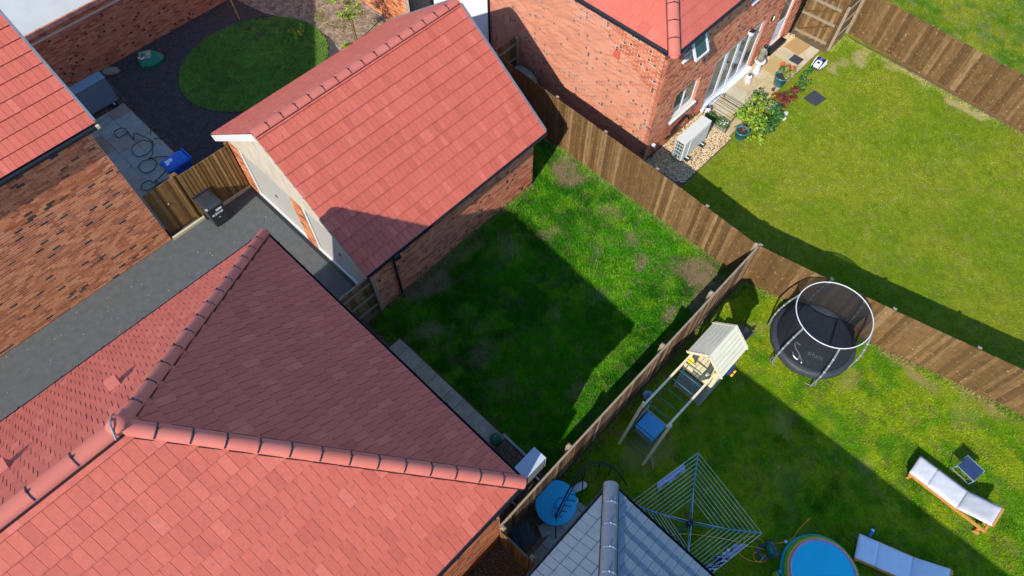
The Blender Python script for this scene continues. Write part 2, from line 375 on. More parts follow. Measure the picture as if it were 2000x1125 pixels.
# ------------------------------------------------------------------ roof tiles
def clip(poly, a, b):            # keep the left side of a->b
    out = []; n = len(poly)
    def sd(p): return (b[0]-a[0])*(p[1]-a[1])-(b[1]-a[1])*(p[0]-a[0])
    for i in range(n):
        p, q = poly[i], poly[(i+1) % n]; sp, sq = sd(p), sd(q)
        if sp >= 0: out.append(p)
        if (sp >= 0) != (sq >= 0): t = sp/(sp-sq); out.append((p[0]+(q[0]-p[0])*t, p[1]+(q[1]-p[1])*t))
    return out
TM = {}
def tile_slope(roof, O, ud, sd, poly, m, w=.165, g=.335, key='r', limit=300, step=.038, thick=.014, jit=.0015, pair=False, bond=True):
    """courses of tiles on the plane O + u*ud + s*sd, inside the polygon poly (u, s), anticlockwise seen from outside"""
    O, ud, sd = Vector(O), Vector(ud).normalized(), Vector(sd).normalized(); n = ud.cross(sd).normalized()
    if n.z < 0: n = -n
    rh = ud.cross(sd).dot(n) > 0
    if not rh: ud = -ud; poly = [(-p, q) for p, q in reversed(poly)]
    ov = .06; L = g+ov
    kk = (m, w, g)
    if kk not in TM:
        TM[kk] = []
        for i in range(36):
            a = .006*(1 if i % 2 else .5)
            v = [(.0028, 0, step), (w-.0028, 0, step-a), (w-.0028, L, -a), (.0028, L, 0)]
            if pair: pass
            v2 = [(x, y, z+thick) for x, y, z in v]
            TM[kk].append(MB().add(v+v2, [(3, 2, 1, 0), (4, 5, 6, 7), (0, 1, 5, 4), (1, 2, 6, 5), (2, 3, 7, 6), (3, 0, 4, 7)], (i+.5)/36).mesh('tile', m))
    Rm = Matrix((ud, sd, n)).transposed()
    us = [p[0] for p in poly]; ss = [p[1] for p in poly]; full = []; cut = []
    k = 0; s = min(ss)
    while s < max(ss)-.03:
        uu = math.floor(min(us)/w)*w-(w/2 if k % 2 and bond else 0)
        while uu < max(us):
            quad = [(uu, s), (uu+w, s), (uu+w, s+g), (uu, s+g)]; cp = quad
            for i in range(len(poly)):
                cp = clip(cp, poly[i], poly[(i+1) % len(poly)])
                if len(cp) < 3: break
            if len(cp) >= 3:
                ar = abs(sum(cp[i][0]*cp[(i+1) % len(cp)][1]-cp[(i+1) % len(cp)][0]*cp[i][1] for i in range(len(cp))))/2
                rv = random.random()
                if ar > w*g*.995: full.append((uu, s, rv))
                elif ar > w*g*.06: cut.append((cp, s, rv))
            uu += w
        s += g; k += 1
    rest = MB()
    def P(u_, s_, z_): return O+ud*u_+sd*s_+n*z_
    items = []
    for i, (uu, s, rv) in enumerate(full): items.append((seen(P(uu+w/2, s+g/2, 0)) or 999, 0, i))
    for i, (cp, s, rv) in enumerate(cut): items.append((seen(P(cp[0][0], cp[0][1], 0)) or 999, 1, i))
    items.sort(); cnt = COUNTS.get(roof.name+key, 0)
    for d, kind, i in items:
        single = d < 999 and cnt < limit
        if single: cnt += 1
        if kind == 0:
            uu, s, rv = full[i]
            if single:
                M = Rm.copy()
                o = inst('tile', TM[kk][int(rv*35.99)], roof, P(uu, s, .004+random.uniform(0, jit)), M)
            else:
                a = .006*random.choice((.5, 1)); z = .004+random.uniform(0, jit)
                v = [(.0028, 0, step+z), (w-.0028, 0, step-a+z), (w-.0028, L, -a+z), (.0028, L, z)]; v += [(x, y, zz+thick) for x, y, zz in v]
                rest.add([P(uu+x, s+y, zz) for x, y, zz in v], [(3, 2, 1, 0), (4, 5, 6, 7), (0, 1, 5, 4), (1, 2, 6, 5), (2, 3, 7, 6), (3, 0, 4, 7)], rv)
        else:
            cp, s, rv = cut[i]; q = len(cp); c0 = cp
            v = [P(a, b, .004+step*(1-(b-s)/L)) for a, b in c0]; v2 = [p+n*thick for p in v]
            fs = [tuple(range(q))[::-1], tuple(range(q, 2*q))]+[(j, (j+1) % q, q+(j+1) % q, q+j) for j in range(q)]
            if single: MB().add(v+v2, fs, rv).build('tile', m, roof)
            else: rest.add(v+v2, fs, rv)
    COUNTS[roof.name+key] = cnt
    if rest.F: rest.build('tiling', m, roof, kind='stuff')
def deck(pts, name, m, parent, thick=.05):
    a, b, c = map(Vector, pts[:3]); n = (b-a).cross(c-a).normalized()
    if n.z < 0: n = -n
    return MB().prism([Vector(p)-n*.004 for p in pts], -n*thick).build(name, m, parent)
def ridge_run(roof, p, q, m, rad=.12, length=.45, clipm='dark_clip', lift=.03, endcap=False, gap=.006, flat=.75):
    """half-round ridge or hip tiles laid end to end from p (low) to q (high), each with its metal clip"""
    p, q = Vector(p), Vector(q); d = (q-p); Lt = d.length; d.normalize(); a = d.cross(Vector((0, 0, 1))).normalized(); up = a.cross(d)
    n = max(1, round(Lt/length)); st = Lt/n
    for i in range(n):
        mb = MB(); s0, s1 = p+d*st*i, p+d*(st*(i+1)-gap); N = 11
        prof = [(math.cos(t), math.sin(t)) for t in np.linspace(0, math.pi, N)]
        v = []
        for e, c in ((0, s0), (1, s1)):
            rr = rad*(1.03 if e == 0 else 1)
            for x, y in prof: v.append(c+a*x*rr+up*(y*rr*flat+lift-.07))
        for k_ in (1, .86):
            for e, c in ((0, s0), (1, s1)):
                for x, y in prof: v.append(c+a*x*rad*k_*(1.03 if e == 0 and k_ == 1 else 1)+up*(y*rad*k_*flat+lift-.07))
        f = [(N+j, N+j+1, j+1, j) for j in range(N-1)]          # outer skin on its own vertices, so that it shades smoothly
        f += [(2*N+j, 2*N+j+1, 4*N+j+1, 4*N+j) for j in range(N-1)]+[(5*N+j, 5*N+j+1, 3*N+j+1, 3*N+j) for j in range(N-1)]
        if endcap and i == 0: f += [tuple(range(2*N, 3*N))]
        mb.add(v, f, random.random()); o = mb.build('ridge_tile', m, roof, smooth=False)
        for pl in o.data.polygons: pl.use_smooth = pl.index < N-1
        if i == 0:      # dark strip added under the caps to draw the shaded gap above the tiles
            for sd_ in (1, -1): MB().obox(p+d*Lt/2+a*sd_*(rad+.004)+up*(lift-.10), d*Lt/2, a*.012, up*.028).build('ridge_gap_shade', clipm if clipm == 'dark_clip' else 'dark_clip', roof)
        if i > 0:
            mb = MB(); v = []
            for off in (-.014, .014):
                for x, y in prof[1:-1]: v.append(s0+d*off+a*x*(rad+.007)+up*(y*(rad+.008)*flat+lift-.07))
            K = N-2; mb.add(v, [(j, j+1, K+j+1, K+j) for j in range(K-1)])
            mb.sphere(s0+up*(rad*flat+lift-.05), .022, n=6, m=4); mb.build('ridge_clip', clipm, roof)
def gutter(owner, p, q, out, m='gutter', r=.058, drop=.02, brackets=True):
    p, q, out = Vector(p), Vector(q), Vector(out); N = 7
    prof = [(-r*math.cos(t), -r*math.sin(t)) for t in np.linspace(0, math.pi, N)]
    v = []
    for c in (p, q):
        for x, z in prof: v.append(c+out*(x+r)+Vector((0, 0, z-drop)))
    for c in (p, q):
        for x, z in prof: v.append(c+out*(x*.88+r)+Vector((0, 0, z*.88-drop)))
    f = [(j, j+1, N+j+1, N+j) for j in range(N-1)]+[(2*N+j, 3*N+j, 3*N+j+1, 2*N+j+1) for j in range(N-1)]
    f += [(0, N, 3*N, 2*N), (N-1, 3*N-1, 4*N-1, 2*N-1)]+[tuple(range(N)), tuple(range(N, 2*N))]
    g = MB().add(v, f).build('gutter', m, owner)
    if brackets:
        L = (q-p).length; u = (q-p)/L
        for i in range(int(L/.9)+1):
            c = p+u*min(.3+.9*i, L-.05)
            MB().obox(c+out*(r*2+.004)+Vector((0, 0, -drop-.02)), u*.015, out*.008, Vector((0, 0, .035))).build('bracket', m, g)
    return g
def poly_prism(pts, z0, z1, r=.5): return MB().prism([(x, y, z0) for x, y in pts], (0, 0, z1-z0), r)

# ================================================================== GROUND
def vnoise(x, y, s, seed):
    r = np.random.default_rng(seed); T = r.random((64, 64)); x = x/s+100; y = y/s+100
    xi, yi = np.floor(x).astype(int), np.floor(y).astype(int); fx, fy = x-xi, y-yi; fx = fx*fx*(3-2*fx); fy = fy*fy*(3-2*fy)
    g = lambda a, b: T[a % 64, b % 64]
    return (g(xi, yi)*(1-fx)+g(xi+1, yi)*fx)*(1-fy)+(g(xi, yi+1)*(1-fx)+g(xi+1, yi+1)*fx)*fy
def fbm(x, y, s, seed): return (vnoise(x, y, s, seed)*.5+vnoise(x, y, s/2.1, seed+1)*.27+vnoise(x, y, s/4.3, seed+2)*.15+vnoise(x, y, s/9, seed+3)*.08)
def inpoly(x, y, poly):
    c = np.zeros(x.shape, bool); n = len(poly)
    for i in range(n):
        x1, y1 = poly[i]; x2, y2 = poly[(i+1) % n]
        t = ((y1 > y) != (y2 > y)) & (x < (x2-x1)*(y-y1)/(y2-y1+1e-12)+x1); c ^= t
    return c
def bare_amount(x, y, spots, seed):
    b = np.zeros(x.shape)
    jx = x+(fbm(x, y, .5, seed+50)-.5)*.7; jy = y+(fbm(x, y, .5, seed+60)-.5)*.7
    for cx, cy, rx, ry, k in spots:
        k = min(1, k*1.25)
        d = np.sqrt(((jx-cx)/rx)**2+((jy-cy)/ry)**2); b = np.maximum(b, k*np.clip((1.25-d)/.6, 0, 1))
    return b*np.clip(.75+1.6*(fbm(x, y, .16, seed+9)-.42), 0, 1)
def lawn_col(x, y, pal, spots, seed):
    soft = .45 if seed == 23 else 1
    g0, g1, g2, soil = [np.array(lin(c)) for c in pal]
    f = np.clip((fbm(x, y, 1.6, seed)-.33)/.3, 0, 1)[:, None]; h = np.clip((fbm(x, y, .42, seed+20)-.45)/.22, 0, 1)[:, None]
    c = g0*(1-f)+g1*f; c = c*(1-.75*soft*h)+g2*.75*soft*h
    k = np.clip((fbm(x, y, .2, seed+31)-.55)/.18, 0, 1)[:, None]*.4*soft; c = c*(1-k)+(soil*.75)*k      # thatch showing between the blades
    c = c*(.72+.56*fbm(x, y, .13, seed+40))[:, None]
    b = bare_amount(x, y, spots, seed)[:, None]; return c*(1-b)+soil*b, b[:, 0]
def lawn(name, poly, pal, spots, seed, dens=1500, hgt=.045, res=.07, clumps=(), blade=True, z=.0, label=None, edges=()):
    xs = [p[0] for p in poly]; ys = [p[1] for p in poly]; x0, x1, y0, y1 = min(xs), max(xs), min(ys), max(ys)
    nx, ny = int((x1-x0)/res)+1, int((y1-y0)/res)+1
    gx, gy = np.meshgrid(np.linspace(x0, x1, nx+1), np.linspace(y0, y1, ny+1), indexing='ij'); X, Y = gx.ravel(), gy.ravel()
    Z = .012+z+.02*(fbm(X, Y, .8, seed+3)-.5)*.6
    C, b = lawn_col(X, Y, pal, spots, seed); 
    idx = np.arange((nx+1)*(ny+1)).reshape(nx+1, ny+1)
    q = np.stack([idx[:-1, :-1], idx[1:, :-1], idx[1:, 1:], idx[:-1, 1:]], -1).reshape(-1, 4)
    cx = X[q].mean(1); cy = Y[q].mean(1); q = q[inpoly(cx, cy, poly)]
    me = bpy.data.meshes.new(name); me.vertices.add(len(X)); me.vertices.foreach_set('co', np.stack([X, Y, Z], 1).ravel().astype('f'))
    me.loops.add(q.size); me.loops.foreach_set('vertex_index', q.ravel().astype('i')); me.polygons.add(len(q))
    me.polygons.foreach_set('loop_start', np.arange(0, q.size, 4, dtype='i')); me.polygons.foreach_set('loop_total', np.full(len(q), 4, dtype='i'))
    me.update(calc_edges=True)
    a = me.color_attributes.new('Col', 'FLOAT_COLOR', 'POINT'); a.data.foreach_set('color', np.concatenate([C*.72, np.ones((len(X), 1))], 1).ravel().astype('f'))
    me.materials.append(MATS['lawn_ground']); o = bpy.data.objects.new(name, me); COL.objects.link(o); o['kind'] = 'structure'
    if label: o['label'] = label
    if blade:
        A = (x1-x0)*(y1-y0); n = int(A*dens); r = np.random.default_rng(seed)
        px, py = r.uniform(x0, x1, n), r.uniform(y0, y1, n); k = inpoly(px, py, poly); px, py = px[k], py[k]
        if clumps:
            ex, ey = [], []
            for ccx, ccy, rr, m in clumps:
                ex.append(r.normal(ccx, rr, m)); ey.append(r.normal(ccy, rr, m))
            ex, ey = np.concatenate(ex), np.concatenate(ey); k = inpoly(ex, ey, poly)
            px = np.concatenate([px, ex[k]]); py = np.concatenate([py, ey[k]])
        n0 = len(px)
        for (ax, ay), (bx, by), m in edges:            # longer tufts where the mower does not reach
            t = r.random(m); off = np.abs(r.normal(0, .07, m)); dx, dy = bx-ax, by-ay; Le = math.hypot(dx, dy)
            px = np.concatenate([px, ax+dx*t-dy/Le*off]); py = np.concatenate([py, ay+dy*t+dx/Le*off])
        tall = np.ones(len(px)); tall[n0:] = 2.0
        C, b = lawn_col(px, py, pal, spots, seed); C[n0:] = C[n0:]*.8+np.array(lin((170, 168, 96)))*.25; b[n0:] *= .5; keep = r.random(len(px)) > b*1.02; px, py, C, tall = px[keep], py[keep], C[keep], tall[keep]; n = len(px)
        th = r.uniform(0, 2*np.pi, n); w = r.uniform(.006, .012, n); hh = hgt*tall*r.uniform(.5, 1.3, n)*(.6+.8*fbm(px, py, .5, seed+7)); lean = r.uniform(.3, 1.1, n)*hh; la = r.uniform(0, 2*np.pi, n)
        Zb = .006+z+np.zeros(n)
        v = np.zeros((n, 3, 3)); v[:, 0] = np.stack([px-np.cos(th)*w, py-np.sin(th)*w, Zb], 1); v[:, 1] = np.stack([px+np.cos(th)*w, py+np.sin(th)*w, Zb], 1)
        v[:, 2] = np.stack([px+np.cos(la)*lean, py+np.sin(la)*lean, Zb+hh+.01], 1)
        me = bpy.data.meshes.new('grass'); me.vertices.add(3*n); me.vertices.foreach_set('co', v.ravel().astype('f'))
        me.loops.add(3*n); me.loops.foreach_set('vertex_index', np.arange(3*n, dtype='i')); me.polygons.add(n)
        me.polygons.foreach_set('loop_start', np.arange(0, 3*n, 3, dtype='i')); me.polygons.foreach_set('loop_total', np.full(n, 3, dtype='i')); me.update(calc_edges=True)
        s = r.uniform(.75, 1.3, n)[:, None]; tint = 1+r.normal(0, .06, (n, 3)); C2 = np.repeat(C*s*tint, 3, 0)
        a = me.color_attributes.new('Col', 'FLOAT_COLOR', 'POINT'); a.data.foreach_set('color', np.concatenate([C2, np.ones((3*n, 1))], 1).ravel().astype('f'))
        me.materials.append(MATS['grass_blade']); g = bpy.data.objects.new('grass', me); COL.objects.link(g); g['kind'] = 'stuff'
        g['label'] = (label or 'green lawn').replace('lawn', 'grass blades')
    return o
def sheet(name, pts, z, m, label=None, t=.2):
    o = MB().prism([(x, y, z-t) for x, y in pts], (0, 0, t)).build(name, m); o['kind'] = 'structure'
    if label: o['label'] = label
    return o
def pebbles(name, poly, m, dens, seed, size=.016, z=.004, label=None):
    xs = [p[0] for p in poly]; ys = [p[1] for p in poly]; r = random.Random(seed); mb = MB()
    A = (max(xs)-min(xs))*(max(ys)-min(ys)); n = int(A*dens)
    px = np.array([r.uniform(min(xs), max(xs)) for _ in range(n)]); py = np.array([r.uniform(min(ys), max(ys)) for _ in range(n)]); k = inpoly(px, py, poly)
    for x, y, q in zip(px, py, k):
        if not q: continue
        a = r.uniform(0, 6.3); s = size*r.uniform(.6, 1.5); c, d = math.cos(a)*s, math.sin(a)*s; h = s*r.uniform(.4, .8); e = r.uniform(.5, .9); zz = z+r.uniform(0, .006)
        v = [(x+c, y+d, zz+h*.4), (x-d*e, y+c*e, zz+h*.5), (x-c, y-d, zz+h*.3), (x+d*e, y-c*e, zz+h*.5), (x+c*.2, y+d*.2, zz+h*1.3), (x, y, zz-h*.3)]
        mb.add(v, [(0, 1, 4), (1, 2, 4), (2, 3, 4), (3, 0, 4), (1, 0, 5), (2, 1, 5), (3, 2, 5), (0, 3, 5)], r.random())
    o = mb.build(name, m, kind='stuff')
    if label: o['label'] = label
    return o

g = MB().box(-300, 300, -300, 300, -1.2, -.03).build('ground', 'earth'); g['kind'] = 'structure'
sheet('driveway', [(-14, 9.4), (4.21, 9.4), (4.21, 15.86), (-14, 15.86)], .0, 'asphalt', 'grey tarmac drive between the brick house and the double garage')
sheet('road', [(-30, 24.36), (60, 24.36), (60, 80), (-30, 80)], .0, 'concrete', 'pale concrete paving beyond the tall brick wall')
# drain channel along the garage doors
d = MB()
for i in range(12): d.box(4.07, 4.17, 9.45+.5*i, 9.94+.5*i, -.02, .008)
o = d.build('drain_channel', 'gutter'); o['kind'] = 'structure'

LAWN_G = ((44, 106, 4), (72, 142, 10), (108, 162, 20), (142, 122, 94))
pebbles('driveway_grit', [(-8, 10), (4, 10), (4, 15.8), (-8, 15.8)], 'pebble_gold', 5, 71, size=.012, z=.001, label='pale grit scattered on the tarmac drive')
for i, (x_, y_, a_, b_) in enumerate([(-1.6, 13.2, .5, .2), (1.6, 12.4, .22, .3), (3.0, 11.2, .16, .2), (-3.2, 11.6, .3, .2)]):
    rr_ = random.Random(i); o = MB().prism([(x_+a_*rr_.uniform(.7, 1.2)*math.cos(t), y_+b_*rr_.uniform(.7, 1.2)*math.sin(t), .0) for t in np.linspace(0, 6.28, 14)[:-1]], (0, 0, .002+.0005*i)).build('tarmac_stain', 'stain'); o['kind'] = 'structure'
garden_poly = [(3.97, 2.4), (12.26, 2.4), (12.26, 15.0), (10.7, 15.0), (10.7, 9.22), (4.3, 9.22), (3.6, 9.22), (3.6, 8.2), (3.97, 8.2)]
spotsG = [(11.75, 8.85, .5, .62, .95), (11.5, 3.3, .55, .8, .8), (10.9, 2.75, .6, .25, .7), (10.75, 4.9, .35, .3, .7), (11.1, 5.6, .2, .3, .5), (8.9, 5.0, .3, .3, .3), (7.0, 9.0, .9, .3, .5), (5.6, 8.9, .8, .4, .7),
          (5.2, 6.1, .55, .3, .4), (4.9, 5.0, .3, .35, .35), (8.2, 8.2, .5, .35, .4), (9.6, 7.6, .3, .2, .4), (11.5, 6.9, .2, .5, .4), (9.9, 3.2, .25, .2, .6), (6.3, 3.6, .3, .2, .5), (4.6, 7.8, .4, .35, .6), (7.5, 5.6, .25, .2, .3), (10.2, 6.2, .25, .15, .4)]
lawn('lawn', garden_poly, LAWN_G, spotsG, 3, dens=2600, hgt=.075, label='bright green patchy lawn behind the double garage', edges=[((4.2, 2.42), (12.2, 2.42), 5000), ((12.24, 2.6), (12.3, 9.8), 6000), ((10.5, 9.2), (4.4, 9.2), 3500)])
LAWN_C = ((120, 143, 24), (140, 149, 36), (112, 138, 24), (190, 176, 116))
spotsC = [(23.4, 4.6, .5, .35, .8), (22.6, 4.9, .3, .2, .5), (23.8, 2.9, .25, .9, .6), (23.7, .6, .22, .8, .9), (22.1, 5.1, .3, .2, .6), (24.0, -1.5, .2, 1.2, .4)]
polyC = [(12.35, 2.2), (12.7, .4), (13.1, -1.4), (14.05, -5.6), (15.5, -12), (23.6, -12), (23.75, -4), (23.95, 5.55), (22.7, 5.6), (22.6, 5.84), (16.78, 5.84), (16.75, 5.66), (14.05, 5.66), (12.8, 5.9), (12.45, 11), (12.35, 9)]
lawn('lawn', polyC, LAWN_C, spotsC, 23, dens=1400, hgt=.03, label='olive green mown lawn beside the red roofed house', edges=[((23.7, -4), (23.9, 5.5), 9000), ((24, 5.6), (22.8, 5.6), 1200), ((12.42, 5.8), (12.42, 2.4), 2500), ((12.5, 2.2), (13.2, -1.4), 2500)])
LAWN_D = ((112, 150, 12), (146, 165, 26), (76, 136, 12), (160, 148, 84))
spotsD = [(11.2, 1.1, .3, .3, .4), (13.1, -2.6, .2, 1.0, .8), (13.6, -4.4, .25, .8, .7), (9.3, -1.2, .4, .3, .35), (6.3, 1.0, .8, .5, .5), (9.8, -3.1, .3, .2, .35), (12.9, -4.5, .5, .4, .3), (8.1, -2.0, .5, .4, .25), (11.6, -1.8, .4, .3, .45)]
cl = [(random.uniform(7, 13), random.uniform(-7, 0), .11, 420) for _ in range(34)]
polyD = [(4.1, 2.24), (12.22, 2.24), (12.62, .3), (13.0, -1.4), (13.95, -5.7), (15.4, -12), (3.2, -12), (3.2, .2), (4.04, 1.15), (4.06, 1.6)]
lawn('lawn', polyD, LAWN_D, spotsD, 41, dens=1700, hgt=.04, clumps=cl, label='yellow green lawn with the trampoline and loungers', edges=[((12.2, 2.2), (4.2, 2.2), 6000), ((13.95, -5.65), (13.0, -1.4), 4500), ((13.0, -1.4), (12.25, 2.2), 4000)])
lawn('lawn', [(24.1, 5.5), (24.05, -6), (34, -6), (34, 12), (24.4, 12)], ((112, 134, 20), (142, 150, 36), (70, 122, 22), (170, 160, 110)), [(26, 3.5, .5, .4, .4)], 61, dens=500, hgt=.05, res=.12, label='lawn beyond the far right fence')
# garden behind the garage: bark soil with an oval of turf
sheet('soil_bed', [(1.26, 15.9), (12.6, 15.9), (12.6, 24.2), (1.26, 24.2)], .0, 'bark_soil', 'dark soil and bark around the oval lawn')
el = [(7.66+2.74*math.cos(t)*1.0+.35*math.sin(t)*.3, 20.5+2.35*math.sin(t)-.25*math.cos(t)) for t in np.linspace(0, 2*math.pi, 41)[:-1]]
lawn('lawn', el, ((106, 146, 58), (122, 160, 66), (114, 154, 60), (100, 100, 60)), [], 83, dens=2600, hgt=.05, z=.015, label='oval lawn in dark soil behind the double garage')
sheet('sunlit_dry_soil', [(9.6, 16.2), (12.6, 16.2), (12.6, 24.15), (9.2, 24.15), (9.5, 22.6), (10.2, 21.0), (10.45, 19.6), (10.1, 18.4)], .006, 'sunlit_dry_earth', 'dry soil coloured paler for the sun around the staked sapling')  # sunlit part of the bed painted paler than the dark soil
pebbles('bark_chippings', [(3.2, 16.2), (12.5, 16.2), (12.5, 24.1), (3.2, 24.1)], 'heather', 180, 5, size=.02, label='bark chippings scattered over the dark soil')

# ================================================================== HOUSE WITH THE HIPPED ROOF, LOWER LEFT
hA = thing('brick_house', 'red hip roofed brick house filling the lower left of the view', 'house', (0, 2.3, 0), None)
brick_wall(hA, (-14, 2.3), (2.0, 2.3), 0, 4.95, (0, -1), 'brick_buff', 'mortar_pale')
MB().box(-14, 1.88, 9.56, 9.68, 0, 4.95).build('wall', 'mortar_pale', hA)
brick_wall(hA, (2.0, 2.303), (2.0, 9.68), 0, 4.95, (1, 0), 'brick_red', 'mortar', limit=0)
EA, tA = 5.05, .886; xe, y0A, y1A = 2.40, 2.05, 9.95; ym = (y0A+y1A)/2; run = (y1A-y0A)/2; zr = EA+run*tA; xa = xe-run
roofA = deck([(-14, y0A, EA), (xe, y0A, EA), (xa, ym, zr), (-14, ym, zr)], 'roof', 'roof_felt', hA)
for q in ([(xe, y0A, EA), (xe, y1A, EA), (xa, ym, zr)], [(xe, y1A, EA), (-14, y1A, EA), (-14, ym, zr), (xa, ym, zr)]): deck(q, 'roof_deck', 'roof_felt', roofA)
MB().box(-14, xe-.02, y0A+.02, y1A-.02, EA-.2, EA-.06).build('soffit', 'fascia', hA)
c_ = math.hypot(1, tA); sl = run*c_
tile_slope(roofA, (xe, y0A, EA), (1, 0, 0), (0, 1, tA), [(-16.4, 0), (0, 0), (-run, sl), (-16.4, sl)], 'red_tile')
tile_slope(roofA, (xe, y0A, EA), (0, 1, 0), (-1, 0, tA), [(0, 0), (2*run, 0), (run, sl)], 'red_tile', key='r2', limit=0)
tile_slope(roofA, (xe, y1A, EA), (-1, 0, 0), (0, -1, tA), [(0, 0), (16.4, 0), (16.4, sl), (run, sl)], 'red_tile', key='r3', limit=0, step=.026)
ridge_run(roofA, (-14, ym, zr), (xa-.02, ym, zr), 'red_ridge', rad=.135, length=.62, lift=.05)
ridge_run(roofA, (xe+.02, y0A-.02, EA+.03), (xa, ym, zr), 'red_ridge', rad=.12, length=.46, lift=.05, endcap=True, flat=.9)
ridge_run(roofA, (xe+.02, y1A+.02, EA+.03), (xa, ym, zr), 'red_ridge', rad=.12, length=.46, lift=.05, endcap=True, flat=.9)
MB().sphere((xa, ym, zr+.06), .15, .15, .06).build('ridge_saddle', 'red_ridge', roofA, smooth=True)
MB().tube([(xa-.12, ym-.17, zr+.02), (xa-.05, ym-.05, zr+.155), (xa-.02, ym+.02, zr+.16), (xa+.03, ym+.19, zr+.02)], .014, 5).build('flashing', 'lead', roofA)
gutter(hA, (-14, y0A+.02, EA), (xe, y0A+.02, EA), (0, -1, 0)); gutter(hA, (xe-.02, y0A, EA), (xe-.02, y1A, EA), (1, 0, 0)); gutter(hA, (xe, y1A-.02, EA), (-14, y1A-.02, EA), (0, 1, 0))
# roof vent tile on the back slope; the second cowl stands for a dark shadow
for x in (-1.55, -3.42):
    s = .62; y = y1A-(y1A-ym)*.62; z = EA+(y1A-y)*tA
    MB().prism([(x, y+.12, z-.06), (x, y-.13, z+.10), (x, y-.13, z+.17), (x, y+.12, z+.14)], (.19, 0, 0)).build('vent', 'red_ridge', roofA, label='small raised vent cowl on the shaded back slope, the leftmost standing for a shadow')
sheet('patio', [(2.0, 4.02), (3.9, 4.02), (3.9, 8.2), (2.0, 8.2)], .006, 'mortar_dark', 'narrow slab patio along the shaded house wall', t=.1)
pat = bpy.data.objects['patio']
def slabs(parent, x0, x1, y0, y1, m, w=.6, hts=(.3, .6, .6), z=.008, gap=.012, seed=1, th=.03, offs=.3):
    r = random.Random(seed); x = x0; k = 0
    while x < x1-.05:
        ww = min(w, x1-x); y = y0-(offs if k % 2 else 0)
        while y < y1-.05:
            hh = r.choice(hts); a, b = max(y, y0), min(y+hh, y1)
            if b-a > .08: MB().box(x+gap/2, x+ww-gap/2, a+gap/2, b-gap/2, z, z+th+r.uniform(0, .006), r.random()).build('paving_slab', m, parent)
            y += hh
        x += ww; k += 1
slabs(pat, 2.7, 3.88, 4.05, 8.18, 'slab_warm', hts=(.45, .6, .9), seed=3)
pebbles('gravel', [(2.1, 2.4), (3.9, 2.4), (3.9, 3.98), (2.1, 3.98)], 'pebble_brown', 1900, 7, label='brown gravel in the corner below the shaded eave')
o = MB().box(3.9, 3.96, 3.1, 4.1, -.05, .05).build('edging', 'slab_grey'); o['kind'] = 'structure'

# ================================================================== HOUSE ON THE LEFT
hB = thing('brick_house', 'brick house at the left edge with a sunlit wall above the drive', 'house', (0, 15.9, 0), None)
brick_wall(hB, (-12, 15.87), (1.25, 15.87), 0, 5.05, (0, -1), 'brick_buff', 'mortar_pale')
MB().box(1.13, 1.25, 15.995, 23.3, 0, 5.0).build('wall', 'mortar', hB)
EB, tB, xB, yB0, yBr = 5.12, .74, 1.48, 15.6, 19.5
zBr = EB+(yBr-yB0)*tB; slB = (yBr-yB0)*math.hypot(1, tB)
roofB = deck([(-12, yB0, EB), (xB-.03, yB0, EB), (xB-.03, yBr, zBr), (-12, yBr, zBr)], 'roof', 'roof_felt', hB)
deck([(-12, yBr, zBr), (xB-.03, yBr, zBr), (xB-.03, 2*yBr-yB0, EB), (-12, 2*yBr-yB0, EB)], 'roof_deck', 'roof_felt', roofB)
MB().prism([(1.2, 15.99, 5.0), (1.2, 23.0, 5.0), (1.2, yBr, zBr-.12)], (.05, 0, 0)).build('gable', 'mortar', hB)
tile_slope(roofB, (xB, yB0, EB), (1, 0, 0), (0, 1, tB), [(-13.5, 0), (0, 0), (0, slB), (-13.5, slB)], 'red_tile', g=.345, step=.042, thick=.014)
tile_slope(roofB, (xB, 2*yBr-yB0, EB), (-1, 0, 0), (0, -1, tB), [(0, 0), (13.5, 0), (13.5, slB), (0, slB)], 'red_tile', key='r2', limit=0)
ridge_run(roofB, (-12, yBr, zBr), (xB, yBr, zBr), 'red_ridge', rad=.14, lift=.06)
for i in range(int(slB/.345)):        # dry verge units along the gable edge
    s = i*.345/math.hypot(1, tB); p = Vector((xB+.012, yB0+s, EB+s*tB+.045)); d_ = Vector((0, 1, tB)).normalized()
    MB().obox(p+d_*.17, (.03, 0, 0), d_*.17, (0, 0, .045)).build('verge_unit', 'lead', roofB)
gutter(hB, (-12, yB0, EB), (xB, yB0, EB), (0, -1, 0)); MB().box(-12, xB-.05, yB0+.01, 15.86, EB-.2, EB-.06).build('soffit', 'fascia', hB)
MB().box(xB-.06, xB+.02, yB0-.12, yB0-.04, EB-.1, EB-.02).build('gutter_end', 'kerb', hB)
pb = MB().box(1.26, 3.25, 16.3, 22.15, -.1, .006).build('patio', 'mortar_dark'); pb['kind'] = 'structure'; pb['label'] = 'grey shaded slab path beside the left house'
slabs(pb, 1.28, 3.22, 16.32, 22.1, 'slab_grey', w=.65, hts=(.45, .6, .9), seed=9)
pebbles('gravel', [(1.3, 22.2), (3.4, 22.2), (3.4, 24.1), (1.3, 24.1)], 'pebble_brown', 1200, 8, label='dark gravel under the grey air source unit')

